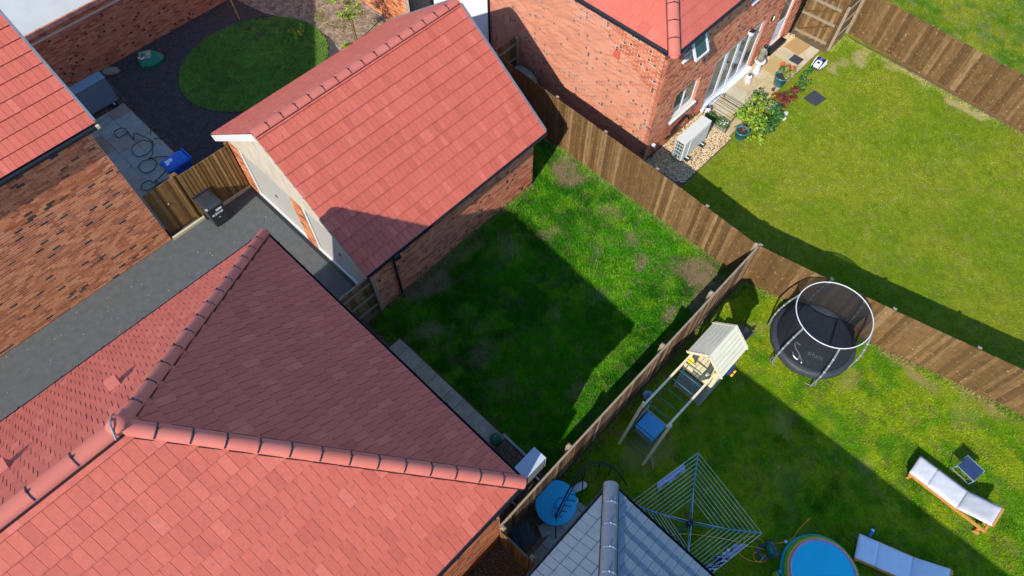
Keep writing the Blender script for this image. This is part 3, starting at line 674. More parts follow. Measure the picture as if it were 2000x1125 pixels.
# ================================================================== DOUBLE GARAGE
gA = thing('garage', 'detached brick double garage with a long red tiled roof', 'garage', (7.4, 12.5, 0), None)
yG0, yG1, EG, yGr, zG = 9.05, 16.07, 2.42, 12.56, 5.10; tG = (zG-EG)/(yGr-yG0); xg0, xg1 = 3.93, 10.84; slG = (yGr-yG0)*math.hypot(1, tG)
gz = lambda y: EG+(3.51-abs(y-yGr))*tG-.07
brick_wall(gA, (4.2, 9.27), (10.57, 9.27), 0, 2.5, (0, -1), 'brick_red', 'mortar_dark', limit=240)
brick_wall(gA, (10.57, 9.275), (10.57, 15.85), 0, 2.5, (1, 0), 'brick_red', 'mortar_dark', limit=0, tri=lambda u: gz(9.275+u))
MB().box(4.32, 10.45, 15.73, 15.85, 0, 2.5).build('wall', 'mortar_dark', gA)
# brick piers of the front and doors set back between them
brick_wall(gA, (4.2, 15.37), (4.2, 15.85), 0, 2.16, (-1, 0), 'brick_buff', 'mortar_pale', t=.2)
brick_wall(gA, (4.2, 12.30), (4.2, 12.80), 0, 2.16, (-1, 0), 'brick_buff', 'mortar_pale', t=.2)
brick_wall(gA, (4.2, 9.28), (4.2, 9.74), 0, 2.16, (-1, 0), 'brick_buff', 'mortar_pale', t=.2)
for a, b in ((12.80, 15.37), (9.74, 12.30)):
    fr = MB(); fr.box(4.24, 4.31, a, a+.075, 0, 2.16).box(4.24, 4.31, b-.075, b, 0, 2.16).box(4.24, 4.31, a+.075, b-.075, 2.08, 2.16)
    dr = MB(); dr.box(4.335, 4.35, a+.075, b-.075, .015, 2.08); 
    door = dr.build('door', 'garage_door', gA); fr.build('door_frame', 'white_paint', door)
    n = int((b-a-.15)/.075)
    for i in range(n): MB().box(4.275, 4.335, a+.08+i*.075, a+.08+i*.075+.046, .03, 2.07).build('rib', 'garage_door', door)
    MB().box(4.26, 4.285, (a+b)/2-.05, (a+b)/2+.05, .92, 1.0).build('handle', 'black_plastic', door)
    MB().box(4.20, 4.27, a, b, .0, .03).build('threshold', 'white_paint', door)
# boarded gable
gb = MB().prism([(4.235, 9.2, 2.17), (4.235, 15.92, 2.17), (4.235, 15.92, gz(15.92)), (4.235, yGr, gz(yGr)), (4.235, 9.2, gz(9.2))], (.05, 0, 0)).build('gable', 'cladding', gA)
for i in range(45):
    a = 9.2+i*.15; b = min(a+.146, 15.92)
    if b <= a: break
    mb = MB().prism([(4.212, a, 2.16), (4.212, b, 2.16), (4.212, b, gz(b)), (4.212, a, gz(a))], (.023, 0, 0), random.random()); mb.build('cladding_board', 'cladding', gb)
bd = MB()
for s_, hh_, mm_ in ((1, .1, 'cladding'), (-1, .2, 'white_paint')):
    p, q = Vector((xg0, yGr, zG-.03-hh_/2)), Vector((xg0, yGr-s_*3.51, EG-.03-hh_/2)); MB().beam(p, q, .022, hh_).build('bargeboard', mm_, gA)
sf = MB(); 
for s_ in (1, -1): sf.prism([(xg0+.012, yGr, zG-.09), (4.21, yGr, zG-.09), (4.21, yGr-s_*3.5, EG-.09), (xg0+.012, yGr-s_*3.5, EG-.09)], (0, 0, -.02))
sf.build('soffit', 'cladding', gA)
roofG = deck([(xg0+.02, yG0, EG), (xg1-.02, yG0, EG), (xg1-.02, yGr, zG), (xg0+.02, yGr, zG)], 'roof', 'roof_felt', gA)
deck([(xg0+.02, yG1, EG), (xg1-.02, yG1, EG), (xg1-.02, yGr, zG), (xg0+.02, yGr, zG)], 'roof_deck', 'roof_felt', roofG)
tile_slope(roofG, (xg0, yG0, EG), (1, 0, 0), (0, 1, tG), [(0, 0), (xg1-xg0, 0), (xg1-xg0, slG), (0, slG)], 'red_tile', g=.352, step=.042, thick=.014, jit=.001)
tile_slope(roofG, (xg1, yG1, EG), (-1, 0, 0), (0, -1, tG), [(0, 0), (xg1-xg0, 0), (xg1-xg0, slG), (0, slG)], 'red_tile', key='r2', limit=0, g=.352)
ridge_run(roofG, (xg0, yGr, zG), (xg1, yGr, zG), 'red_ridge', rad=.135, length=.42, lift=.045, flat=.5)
for xx, mm_ in ((xg1+.014, 'lead'),):
    for s_ in (1, -1):
        for i in range(12):
            s = i*.352/math.hypot(1, tG); d_ = Vector((0, s_, tG)).normalized(); p = Vector((xx, yGr-s_*(3.51-s), EG+s*tG+.045))
            MB().obox(p+d_*.17, (.028, 0, 0), d_*.172, (0, 0, .045)).build('verge_unit', mm_, roofG)
for i in range(12):
    s = (i+.02)*.352/math.hypot(1, tG); MB().box(xg0-.02, xg0+.03, yG0+s-.02, yG0+s+.02, EG+s*tG+.03, EG+s*tG+.06).build('verge_clip', 'galv', roofG)
gutter(gA, (xg0, yG0+.03, EG), (xg1, yG0+.03, EG), (0, -1, 0)); gutter(gA, (xg1, yG1-.03, EG), (xg0, yG1-.03, EG), (0, 1, 0), brackets=False)
MB().box(xg0+.05, xg1-.03, 9.06, 9.09, EG-.19, EG-.05).build('fascia', 'fascia', gA)
dp = MB().tube([(4.92, 9.0, EG-.06), (4.92, 9.06, EG-.22), (4.92, 9.20, EG-.36), (4.92, 9.21, .1), (4.92, 9.12, .04)], .036, 8).build('downpipe', 'black_plastic', gA, smooth=True)
MB().box(4.83, 5.01, 8.9, 9.08, EG-.16, EG+.0).build('hopper', 'black_plastic', dp)

# ================================================================== HOUSE UPPER RIGHT
hC = thing('brick_house', 'brick house top right with french doors onto the patio', 'house', (13.83, 7.3, 0), None)
XC, YC, EC = 13.83, 7.27, 4.88
win1 = (14.95-XC, 16.28-XC, 1.05, 2.18); fd = (17.08-XC, 20.02-XC, .06, 2.18); bdw = (21.15-XC, 22.05-XC, .16, 2.2); win2 = (14.72-XC, 15.95-XC, 3.72, 4.6); win3 = (18.3-XC, 19.6-XC, 3.72, 4.6)
brick_wall(hC, (XC, YC), (22.75, YC), 0, 4.8, (0, -1), 'brick_red', 'mortar', holes=[win1, fd, bdw, win2, win3], limit=150)
brick_wall(hC, (XC, YC+.003), (XC, 14.45), 0, 4.8, (-1, 0), 'brick_pink', 'mortar_pale', limit=300)
MB().box(22.63, 22.75, 7.4, 14.45, 0, 4.8).build('wall', 'mortar', hC)
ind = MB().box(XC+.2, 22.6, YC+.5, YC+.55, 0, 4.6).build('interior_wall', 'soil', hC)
tC = .72; xc0, yc0 = 13.50, 6.96; runC = 4.2; zC = EC+runC*tC; slC = runC*math.hypot(1, tC)
roofC = deck([(xc0, yc0, EC), (23.1, yc0, EC), (23.1-runC, yc0+runC, zC), (xc0+runC, yc0+runC, zC)], 'roof', 'roof_felt', hC)
deck([(xc0, yc0, EC), (xc0, 14.8, EC), (xc0+runC, 14.8, zC), (xc0+runC, yc0+runC, zC)], 'roof_deck', 'roof_felt', roofC)
deck([(23.1, yc0, EC), (23.1, 14.8, EC), (23.1-runC, 14.8, zC), (23.1-runC, yc0+runC, zC)], 'roof_deck', 'roof_felt', roofC)
tile_slope(roofC, (xc0, yc0, EC), (1, 0, 0), (0, 1, tC), [(0, 0), (9.6, 0), (9.6-runC, slC), (runC, slC)], 'red_tile', w=.33, limit=150, step=.036, thick=.013)
tile_slope(roofC, (xc0, yc0, EC), (0, 1, 0), (1, 0, tC), [(0, 0), (7.84, 0), (7.84, slC), (runC, slC)], 'red_tile', key='r2', limit=150, w=.33, step=.036, thick=.013)
tile_slope(roofC, (23.1, yc0, EC), (0, 1, 0), (-1, 0, tC), [(0, 0), (7.84, 0), (7.84, slC), (runC, slC)], 'red_tile', key='r3', limit=0, w=.33)
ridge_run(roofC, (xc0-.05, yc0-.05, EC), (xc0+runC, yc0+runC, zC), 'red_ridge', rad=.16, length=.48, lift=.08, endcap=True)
MB().sphere((xc0-.02, yc0-.02, EC+.02), .15, .15, .10).build('hip_end', 'red_ridge', roofC, smooth=True)
gutter(hC, (xc0, yc0+.02, EC), (23.1, yc0+.02, EC), (0, -1, 0)); gutter(hC, (xc0+.02, yc0, EC), (xc0+.02, 14.8, EC), (-1, 0, 0))
MB().box(xc0+.02, 23.08, yc0+.02, 14.78, EC-.19, EC-.07).build('soffit', 'fascia', hC)
MB().tube([(XC-.06, 14.36, 4.7), (XC-.06, 14.36, .05)], .036, 8).build('downpipe', 'black_plastic', hC, smooth=True)
MB().tube([(22.66, 7.0, 4.75), (22.66, 7.2, 4.6), (22.66, 7.2, .05)], .04, 8).build('downpipe', 'black_plastic', hC, smooth=True)
MB().box(XC-.02, XC+.02, 8.85, 9.08, 3.34, 3.62).build('air_brick', 'terracotta', hC)
def window(owner, x0, x1, z0, z1, y, sill=True, mull=1, name='window', m='white_upvc', glass='glass_dark', depth=.05, sillout=.14, soldier=True, trans=False):
    f = .065; w = MB(); w.box(x0, x0+f, y, y+depth, z0, z1).box(x1-f, x1, y, y+depth, z0, z1).box(x0+f, x1-f, y, y+depth, z0, z0+f).box(x0+f, x1-f, y, y+depth, z1-f, z1)
    for k in range(1, mull+1):
        xm = x0+(x1-x0)*k/(mull+1); w.box(xm-f*.6, xm+f*.6, y+.002, y+depth-.002, z0+f, z1-f)
    o = w.build(name, m, owner)
    n = mull+1
    for k in range(n):
        a, b = x0+(x1-x0)*k/n+f*.7, x0+(x1-x0)*(k+1)/n-f*.7
        MB().box(a, b, y+.025, y+.033, z0+f*.8, z1-f*.8).build('pane', glass, o)
    if sill: MB().prism([(x0-.05, y-sillout, z0-.075), (x0-.05, y+.02, z0-.05), (x0-.05, y+.02, z0+.004), (x0-.05, y-sillout, z0-.03)], (x1-x0+.1, 0, 0)).build('sill', m, o)
    return o
window(hC, XC+win1[0], XC+win1[1], win1[2], win1[3], YC+.07, sillout=.15)
w_ = window(hC, XC+win3[0], XC+win3[1], win3[2], win3[3], YC+.07)
# reveal bricks at the right hand jambs
for x_, z0_, z1_ in ((XC+win1[1]+.001, 1.05, 2.18), (XC+fd[1]+.001, .06, 2.18), (XC+bdw[1]+.001, .16, 2.2)):
    z = z0_
    j = MB()
    while z < z1_-.03: j.box(x_-.006, x_+.05, YC+.002, YC+.1, z+.005, min(z+.07, z1_), random.uniform(.3, .9)); z += .075
    j.build('reveal', 'brick_pink', hC)
# open top-hung window under the eave
w2 = window(hC, XC+win2[0], XC+win2[1], win2[2], win2[3], YC+.07, mull=1)
sash = MB(); px0, px1 = 14.80, 15.40; zt, zb = 4.55, 3.82; oy = .34
fr = lambda t: Vector((0, YC-.02-oy*t, zt+(zb-zt)*t*.93))
for s0, s1, wd in (((px0, 0), (px0, 1), .06), ((px1, 0), (px1, 1), .06), ((px0, 1), (px1, 1), .06), ((px0, 0), (px1, 0), .06)):
    p = fr(s0[1]); q = fr(s1[1]); p.x, q.x = s0[0], s1[0]; sash.beam(p, q, wd, wd)
so = sash.build('sash', 'white_upvc', w2)
p0, p1 = fr(.05), fr(.95); MB().prism([(px0+.03, p0.y, p0.z), (px1-.03, p0.y, p0.z), (px1-.03, p1.y, p1.z), (px0+.03, p1.y, p1.z)], (0, .008, 0)).build('sash_pane', 'glass_sky', w2)
# french doors with side lights
x0, x1, z0, z1 = XC+fd[0], XC+fd[1], fd[2], fd[3]; fo = MB(); y = YC+.05; f = .07
fo.box(x0, x0+f, y, y+.06, z0, z1).box(x1-f, x1, y, y+.06, z0, z1).box(x0+f, x1-f, y, y+.06, z0, z0+.09).box(x0+f, x1-f, y, y+.06, z1-f, z1)
fdo = fo.build('french_door', 'white_upvc', hC)
cuts = [x0+f, x0+.78, x0+1.47, x0+2.16, x1-f]
for k in range(4):
    a, b = cuts[k]+.004, cuts[k+1]-.004; lf = MB(); t = .075
    lf.box(a, a+t, y-.015, y+.05, z0+.1, z1-f-.005).box(b-t, b, y-.015, y+.05, z0+.1, z1-f-.005).box(a+t, b-t, y-.015, y+.05, z0+.1, z0+.1+t*1.3).box(a+t, b-t, y-.015, y+.05, z1-f-.005-t, z1-f-.005)
    lo = lf.build('leaf_frame', 'white_upvc', fdo); MB().box(a+t, b-t, y+.01, y+.02, z0+.2, z1-f-.08).build('pane', 'glass_dark', fdo)
    if k in (1, 2): MB().box(b-.05 if k == 1 else a+.02, b-.02 if k == 1 else a+.05, y-.05, y-.016, 1.0, 1.14).build('handle', 'steel', fdo)
MB().prism([(x0-.04, YC-.14, .0), (x0-.04, YC+.05, .0), (x0-.04, YC+.05, .09), (x0-.04, YC-.14, .055)], (x1-x0+.08, 0, 0)).build('sill', 'white_upvc', fdo)
# back door
x0, x1, z0, z1 = XC+bdw[0], XC+bdw[1], bdw[2], bdw[3]; bd_ = MB().box(x0, x0+.07, YC+.05, YC+.11, z0, z1).box(x1-.07, x1, YC+.05, YC+.11, z0, z1).box(x0+.07, x1-.07, YC+.05, YC+.11, z1-.07, z1).build('door', 'white_upvc', hC)
MB().box(x0+.075, x1-.075, YC+.07, YC+.1, z0, 1.0).build('panel', 'white_upvc', bd_); MB().box(x0+.075, x1-.075, YC+.06, YC+.1, .98, 1.08).build('mid_rail', 'white_upvc', bd_); MB().box(x0+.075, x1-.075, YC+.08, YC+.09, 1.08, z1-.08).build('pane', 'glass_dark', bd_)
MB().box(x0-.12, x1+.06, YC-.24, YC-.01, .0, .15).build('doorstep', 'black_plastic', bd_)
# pale rendered annexe and the brick building behind it
hN = thing('annexe', 'white rendered annexe behind the ridge of the garage', 'building', (15, 16, 0), None)
MB().box(13.86, 18, 14.5, 17.4, 0, 4.6).build('wall', 'white_render', hN); MB().box(13.7, 18, 14.47, 17.5, 4.6, 4.7).build('roof', 'fascia', hN)
hM = thing('brick_building', 'sunlit orange brick building at the top beyond the sapling', 'building', (12.6, 20, 0), None)
brick_wall(hM, (12.62, 17.45), (12.62, 28), 0, 4.2, (-1, 0), 'brick_buff', 'mortar_pale', limit=200)
MB().box(12.74, 19, 17.5, 28, 0, 4.2).build('roof', 'fascia', hM)

# C garden patio and gravel
pc = MB().box(16.78, 22.62, 5.86, 7.22, -.1, .006).build('patio', 'slab_tan'); pc['kind'] = 'structure'; pc['label'] = 'sandy stone patio outside the french doors'
for i, (a, b, c, d) in enumerate([(16.8, 17.7, 5.88, 6.48), (16.8, 17.4, 6.5, 7.1), (17.42, 18.3, 6.5, 7.1), (17.72, 18.6, 5.88, 6.48), (18.32, 18.9, 6.5, 7.1), (18.62, 19.2, 5.88, 6.48), (18.92, 19.8, 6.5, 7.1), (19.22, 20.1, 5.88, 6.48),
                               (19.82, 20.4, 6.5, 7.02), (20.12, 21.0, 5.88, 6.3), (20.42, 21.3, 6.32, 7.0), (21.02, 21.6, 5.88, 6.3), (21.32, 22.0, 6.32, 6.95), (21.62, 22.6, 5.88, 6.3), (22.02, 22.6, 6.32, 6.95)]):
    MB().box(a, b-.01, c, d-.01, .008, .03+.004*random.random(), random.random()).build('paving_slab', 'slab_tan', pc)
pebbles('gravel', [(14.1, 5.75), (16.74, 5.75), (16.74, 7.22), (13.9, 7.22), (13.9, 6.0)], 'pebble_gold', 2600, 12, size=.018, label='golden gravel around the white air source unit')
pebbles('gravel', [(19.6, 7.03), (22.7, 6.96), (22.7, 7.24), (19.6, 7.24)], 'pebble_gold', 2200, 13, size=.016, label='thin strip of golden gravel below the back door wall')
for i in range(5): pass

# ================================================================== GREY ROOFED HOUSE, BOTTOM
hD = thing('brick_house', 'house at the bottom centre with a dark grey tiled hip roof', 'house', (2, 0, 0), None)
xd, yd, ED = 3.47, .83, 5.0; ty, tx = .886, .607; H_ = 2.9; rx, ry = H_/tx, H_/ty
MB().box(-8, xd-.35, -9, yd-.3, 0, 4.9).build('wall', 'mortar', hD); MB().box(-8, xd-.03, -9, yd-.03, ED-.18, ED-.07).build('soffit', 'fascia', hD)
roofD = deck([(xd, yd, ED), (-8, yd, ED), (-8, yd-ry, ED+H_), (xd-rx, yd-ry, ED+H_)], 'roof', 'dark_felt', hD)
deck([(xd, yd, ED), (xd, -9, ED), (xd-rx, -9, ED+H_), (xd-rx, yd-ry, ED+H_)], 'roof_deck', 'dark_felt', roofD)
sy, sx = ry*math.hypot(1, ty), rx*math.hypot(1, tx)
tile_slope(roofD, (xd, yd, ED), (-1, 0, 0), (0, -1, ty), [(0, 0), (11.4, 0), (11.4, sy), (rx, sy)], 'grey_tile', limit=150, step=.036, thick=.014, bond=False)
tile_slope(roofD, (xd, yd, ED), (0, -1, 0), (-1, 0, tx), [(0, 0), (9.8, 0), (9.8, sx), (ry, sx)], 'grey_tile', key='r2', limit=150, step=.042, thick=.022, bond=False)
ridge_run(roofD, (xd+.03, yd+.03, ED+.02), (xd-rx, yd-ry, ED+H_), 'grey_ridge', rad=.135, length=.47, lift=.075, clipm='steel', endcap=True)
gutter(hD, (xd, yd-.02, ED), (-8, yd-.02, ED), (0, 1, 0)); gutter(hD, (xd-.02, -9, ED), (xd-.02, yd, ED), (1, 0, 0))

# ================================================================== FENCES
BM = {}
def board_mesh(m, w, h, t=.026):
    k = (m, round(w, 3), round(h, 2))
    if k not in BM:
        BM[k] = []
        for i in range(16):
            r = (i+.5)/16
            v = [(0, 0, 0), (w+.02, 0, 0), (w+.02, t*.35, 0), (0, t, 0)]; v += [(x, y, h) for x, y, _ in v]
            BM[k].append(MB().add(v, [(3, 2, 1, 0), (4, 5, 6, 7), (0, 1, 5, 4), (1, 2, 6, 5), (2, 3, 7, 6), (3, 0, 4, 7)], r).mesh('board', m))
    return BM[k]
def fence(label, pts, face, m='fence_wood', w=.105, hts=None, posts=2.0, rails=True, postm='post_wood', rail_m='rail_grey', group=None, postside=None, gravel=True, cap=False, zcap=.06):
    """close-boarded fence along plan points; face = +1 boards on the left of travel, -1 on the right; rails and posts on the other side"""
    f = thing('fence', label, 'fence', (*pts[0], 0), None, group); dist = 0; n = 0
    hts = hts or [1.8]*len(pts); pl = MB()
    for i in range(len(pts)-1):
        a, b = Vector((*pts[i], 0)), Vector((*pts[i+1], 0)); d = b-a; L = d.length; d.normalize(); nn = Vector((-d.y, d.x, 0))*face
        ux = d if face < 0 else -d; st = a if face < 0 else b
        Rm = Matrix((ux, -nn*-1, Vector((0, 0, 1)))).transposed()
        if Rm.determinant() < 0: Rm = Matrix((-ux, nn, Vector((0, 0, 1)))).transposed(); st = b if face < 0 else a; ux = -ux
        k = 0
        while k*w < L-.01:
            s = k*w; wt = min(w, L-s); t = (st+ux*(s)-a).dot(d)/L; h = hts[i]+(hts[i+1]-hts[i])*t
            base = .12 if gravel else .03; ms = board_mesh(m, w, 1.0)
            if n < 300:
                M = Rm.copy(); o = inst('board', random.choice(ms), f, st+ux*s+nn*.012+Vector((0, 0, base)), M); o.scale = (wt/w if wt < w else 1, 1, (h-base)+random.uniform(-.006, .006))
                q = o.matrix_basis.copy(); n += 1
            k += 1
        if gravel: pl.obox((a+b)/2+nn*.012+Vector((0, 0, .065)), d*L/2, nn*.011, Vector((0, 0, .055)))
        if rails:
            for fr_ in (.2, .52, .86):
                h0, h1 = hts[i]*fr_, hts[i+1]*fr_; MB().beam(a-nn*.03+Vector((0, 0, h0)), b-nn*.03+Vector((0, 0, h1)), .045, .075).build('rail', rail_m, f)
        nP = max(1, round(L/posts))
        for j in range(nP+(1 if i == len(pts)-2 else 0)):
            t = j/nP; p = a+d*L*t-nn*.075; h = hts[i]+(hts[i+1]-hts[i])*t+zcap
            MB().box(p.x-.05, p.x+.05, p.y-.05, p.y+.05, -.1, h-.03).add([(p.x-.05, p.y-.05, h-.03), (p.x+.05, p.y-.05, h-.03), (p.x+.05, p.y+.05, h-.03), (p.x-.05, p.y+.05, h-.03), (p.x, p.y, h)], [(0, 1, 4), (1, 2, 4), (2, 3, 4), (3, 0, 4)]).build('post', postm, f)
        if cap:
            MB().beam(a+nn*.004+Vector((0, 0, hts[i]+.014)), b+nn*.004+Vector((0, 0, hts[i+1]+.014)), .05, .024).build('capping', rail_m, f)
    if gravel: pl.build('gravel_board', m, f)
    return f
# travel direction and face: boards face the camera side, posts behind
fence('weathered board fence between the bright lawn and the olive lawn', [(12.30, 2.33), (12.33, 6.0), (12.36, 10.0), (12.5, 13.3)], +1, hts=[1.8, 2.0, 2.12, 2.12], posts=2.4, w=.115, zcap=-.02)
fence('weathered board fence behind the trampoline, running to the right edge', [(12.32, 2.30), (12.72, .3), (13.06, -1.38), (14.0, -5.62), (15.5, -12)], -1, hts=[1.8]*5, posts=2.4, w=.12, zcap=-.02)
fence('narrow board fence seen nearly from above between the two lawns', [(1.98, 2.28), (4.4, 2.30), (8.0, 2.31), (12.24, 2.33)], -1, m='fence_warm', hts=[1.72, 1.78, 1.8, 1.8], posts=2.75, postm='post_wood', w=.115, cap=True, zcap=.1)
fence('long weathered board fence along the far right lawn edge', [(24.9, 14), (24.25, 5.8), (23.95, .5), (23.75, -4), (23.6, -12)], -1, hts=[1.8]*5, posts=2.6, w=.11, zcap=-.04)
fence('brown board fence joining the left house gate to the garage', [(2.42, 15.9), (4.14, 15.86)], -1, m='fence_new', hts=[2.0, 2.0], w=.115, postm='fence_new', gravel=False, rails=False, posts=3)
fence('small shaded board fence with rails beside the garage downpipe', [(2.05, 9.36), (4.17, 9.36)], +1, m='fence_new', hts=[1.8, 1.8], w=.1, posts=2.0, gravel=False, cap=True)
fence('short board fence between the gravel and the blue disc patio', [(1.93, 2.2), (1.93, 1.32)], -1, m='fence_new', hts=[1.75, 1.75], w=.11, posts=2, gravel=False)
fence('short shaded fence panel beside the covered barbecue', [(12.7, 13.05), (13.75, 13.05)], +1, m='fence_new', hts=[1.8, 1.8], w=.11, posts=1.1, gravel=False)
fence('short railed fence panel beside the robot mower', [(22.9, 5.72), (24.2, 5.72)], +1, m='fence_wood', hts=[1.8, 1.8], w=.11, posts=1.3, gravel=False)
def gate(label, x0, y0, x1, y1, h, face, m='fence_new', brace=True, zb=.06):
    g_ = thing('gate', label, 'gate', (x0, y0, 0), None); a, b = Vector((x0, y0, 0)), Vector((x1, y1, 0)); d = b-a; L = d.length; d.normalize(); nn = Vector((-d.y, d.x, 0))*face
    n = round(L/.115); w = L/n
    for i in range(n): MB().obox(a+d*(i+.5)*w+nn*.012+Vector((0, 0, (h+zb)/2)), d*(w/2-.002), nn*.01, Vector((0, 0, (h-zb)/2)), random.random()).build('board', m, g_)
    if brace:
        for z in (.22, h*.55, h-.18): MB().beam(a-nn*.022+Vector((0, 0, z)), b-nn*.022+Vector((0, 0, z)), .04, .1).build('rail', 'rail_grey', g_)
        MB().beam(a+d*.1-nn*.024+Vector((0, 0, .28)), b-d*.1-nn*.024+Vector((0, 0, h*.55-.06)), .03, .08, up=nn).build('brace', 'fence_wood', g_)
        MB().beam(a+d*.1-nn*.024+Vector((0, 0, h*.55+.06)), b-d*.1-nn*.024+Vector((0, 0, h-.24)), .03, .08, up=nn).build('brace', 'fence_wood', g_)
    MB().sphere(a+d*(L*.5)+nn*.03+Vector((0, 0, h*.6)), .03).build('handle', 'galv', g_)
    return g_
gt = gate('dark stained board gate between the left house wall and the fence', 1.33, 16.02, 2.28, 16.02, 1.95, -1, brace=False)
for x in (2.30, 2.36, 2.42): MB().box(x-.03, x+.025, 15.93-.06*(x < 2.33), 16.04, 0, 2.05).build('gate_post', 'fence_new', gt)
gate('large wooden gate with rails and diagonal braces by the patio end', 22.78, 7.1, 22.86, 5.82, 1.8, 1, m='fence_wood')
gate('narrow plain wooden gate at the bottom beside the grey roof', 1.95, 1.26, 1.98, .5, 1.75, -1, brace=False)
k = MB().box(1.3, 4.16, 15.78, 15.86, -.05, .09).build('kerb', 'kerb'); k['kind'] = 'structure'
# tall brick garden wall, top left
wl = thing('garden_wall', 'tall shaded brick garden wall at the top left', 'wall', (2, 24.2, 0), None)
brick_wall(wl, (-2, 24.2), (12.6, 24.2), 0, 2.15, (0, -1), 'brick_red', 'mortar_dark', limit=220, t=.22)
MB().box(-2, 12.6, 24.16, 24.2, 1.98, 2.05).build('string_course', 'mortar', wl)
n = int(14.6/.225)
for i in range(n): MB().box(-2+i*.225, -2+i*.225+.215, 24.15, 24.46, 2.155, 2.22, random.uniform(.1, .4)).build('coping_brick', 'brick_red', wl)

# ================================================================== THINGS
def bolt_tube(name, pts, rad, m, parent, n=6, closed=False): return MB().tube(pts, rad, n, closed=closed).build(name, m, parent, smooth=True)
def smooth_path(pts, n=8, closed=False):
    pts = [Vector(p) for p in pts]; out = []; m = len(pts)
    for i in range(m if closed else m-1):
        p0 = pts[(i-1) % m] if closed or i > 0 else pts[i]; p1 = pts[i]; p2 = pts[(i+1) % m]; p3 = pts[(i+2) % m] if closed or i+2 < m else p2
        for k in range(n):
            t = k/n; out.append(.5*((2*p1)+(p2-p0)*t+(2*p0-5*p1+4*p2-p3)*t*t+(3*p1-p0-3*p2+p3)*t**3))
    if not closed: out.append(pts[-1])
    return out
# --- air source units
def ac_unit(label, loc, rz, shell, L=1.32, D=.42, H=.86):
    u = thing('air_source_unit', label, 'heat pump', loc, rz)
    b = MB().box(0, L, 0, D, .1, .1+H); o = b.build('casing', shell, u)
    mod = o.modifiers.new('b', 'BEVEL'); mod.width = .03; mod.segments = 3
    MB().box(-.012, L+.012, -.012, D+.012, .1+H-.02, .1+H+.015).build('top_cover', shell, u)
    MB().box(.3, L-.02, -.02, -.002, .16, .1+H-.05).build('front_panel', shell, u)
    gr = MB()
    for i in range(12): gr.box(.08+.0, .28, -.012, -.002, .18+i*.06, .19+i*.06)
    MB().box(-.008, -.002, .04, D-.04, .18, .1+H-.06).build('fin_panel', 'ac_fin', u)
    for i in range(5): MB().box(-.02, -.009, .05, D-.05, .2+i*.15, .215+i*.15).build('grille_bar', shell, u)
    for i in range(4): MB().box(-.02, -.009, .06+i*.1, .07+i*.1, .19, .1+H-.07).build('grille_bar', shell, u)
    for x in (.22, L-.32):
        MB().box(x, x+.17, -.14, D+.14, 0, .1).build('foot', 'rubber', u); MB().box(x+.06, x+.11, -.12, D+.12, .1, .108).build('foot_rail', 'white_paint', u)
    return u
ac_unit('pale air source unit with a grille on golden gravel', (14.62, 6.33, 0), 0, 'ac_shell', L=1.38, D=.36)
ac_unit('grey air source unit squeezed between the red roof corner and fence', (3.88, 2.99, .55), R(180), 'ac_cool', L=1.38, D=.36)
ac_unit('large grey blue air source unit behind the left house', (1.72, 22.28, 0), 0, 'ac_grey', L=1.5, D=.42, H=1.0)
# --- wheelie bins
def bin_(label, loc, rz, m, H=1.02, W_=.56, D=.66):
    b = thing('wheelie_bin', label, 'bin', loc, rz); t = .82
    bod = MB(); a, c = W_/2*t, D/2*t
    v = [(-a, -c+.04, .03), (a, -c+.04, .03), (a, c, .03), (-a, c, .03), (-W_/2, -D/2, H-.08), (W_/2, -D/2, H-.08), (W_/2, D/2, H-.08), (-W_/2, D/2, H-.08)]
    o = bod.add(v, [(3, 2, 1, 0), (4, 5, 6, 7), (0, 1, 5, 4), (1, 2, 6, 5), (2, 3, 7, 6), (3, 0, 4, 7)]).build('body', m, b); md = o.modifiers.new('b', 'BEVEL'); md.width = .03; md.segments = 2
    MB().box(-W_/2-.02, W_/2+.02, -D/2-.02, D/2+.02, H-.1, H-.055).build('rim', m, b)
    lid = MB(); N = 8; vs_2 = []
    for k, (sx, sy, z) in enumerate([(1.04, 1.04, 0), (1.04, 1.04, .02), (.9, .92, .06), (.6, .7, .075)]):
        for x, y in ((-1, -.8), (-.8, -1), (.8, -1), (1, -.8), (1, .8), (.8, 1), (-.8, 1), (-1, .8)): vs_2.append((x*W_/2*sx, y*D/2*sy, H-.05+z))
    fs = [(k*8+j, k*8+(j+1) % 8, (k+1)*8+(j+1) % 8, (k+1)*8+j) for k in range(3) for j in range(8)]+[tuple(range(24, 32))]
    lo = lid.add(vs_2, fs).build('lid', m, b)
    MB().box(-W_/2+.03, W_/2-.03, D/2-.0, D/2+.1, H-.09, H-.06).build('handle', m, b)
    MB().box(-W_/2-.02, W_/2+.02, D/2+.05, D/2+.09, H-.05, H+.0).build('hinge_bar', m, b)
    for x in (-W_/2+.0, W_/2-.05): MB().lathe([(.02, -.03), (.1, -.03), (.1, .03), (.02, .03)], (x+.02, c+.05, .1), 14, axis=(1, 0, 0)).build('wheel', 'black_plastic', b)
    return b
def text_on(txt, size, parent, loc, rot, m, ext=.002, align='CENTER', name='lettering', sx=1):
    cu = bpy.data.curves.new('t', 'FONT'); cu.body = txt; cu.size = size; cu.extrude = ext; cu.align_x = align; cu.align_y = 'CENTER'; cu.resolution_u = 3
    tmp = bpy.data.objects.new('t', cu); COL.objects.link(tmp); me = bpy.data.meshes.new_from_object(tmp.evaluated_get(bpy.context.evaluated_depsgraph_get()))
    bpy.data.objects.remove(tmp); me.materials.clear(); me.materials.append(MATS[m]); o = bpy.data.objects.new(name, me); COL.objects.link(o)
    o.parent = parent; o.location = loc; o.rotation_euler = rot; o.scale = (sx, 1, 1); return o
bb = bin_('black wheelie bin with white label standing before the new fence', (2.72, 15.42, 0), R(0), 'bin_black')
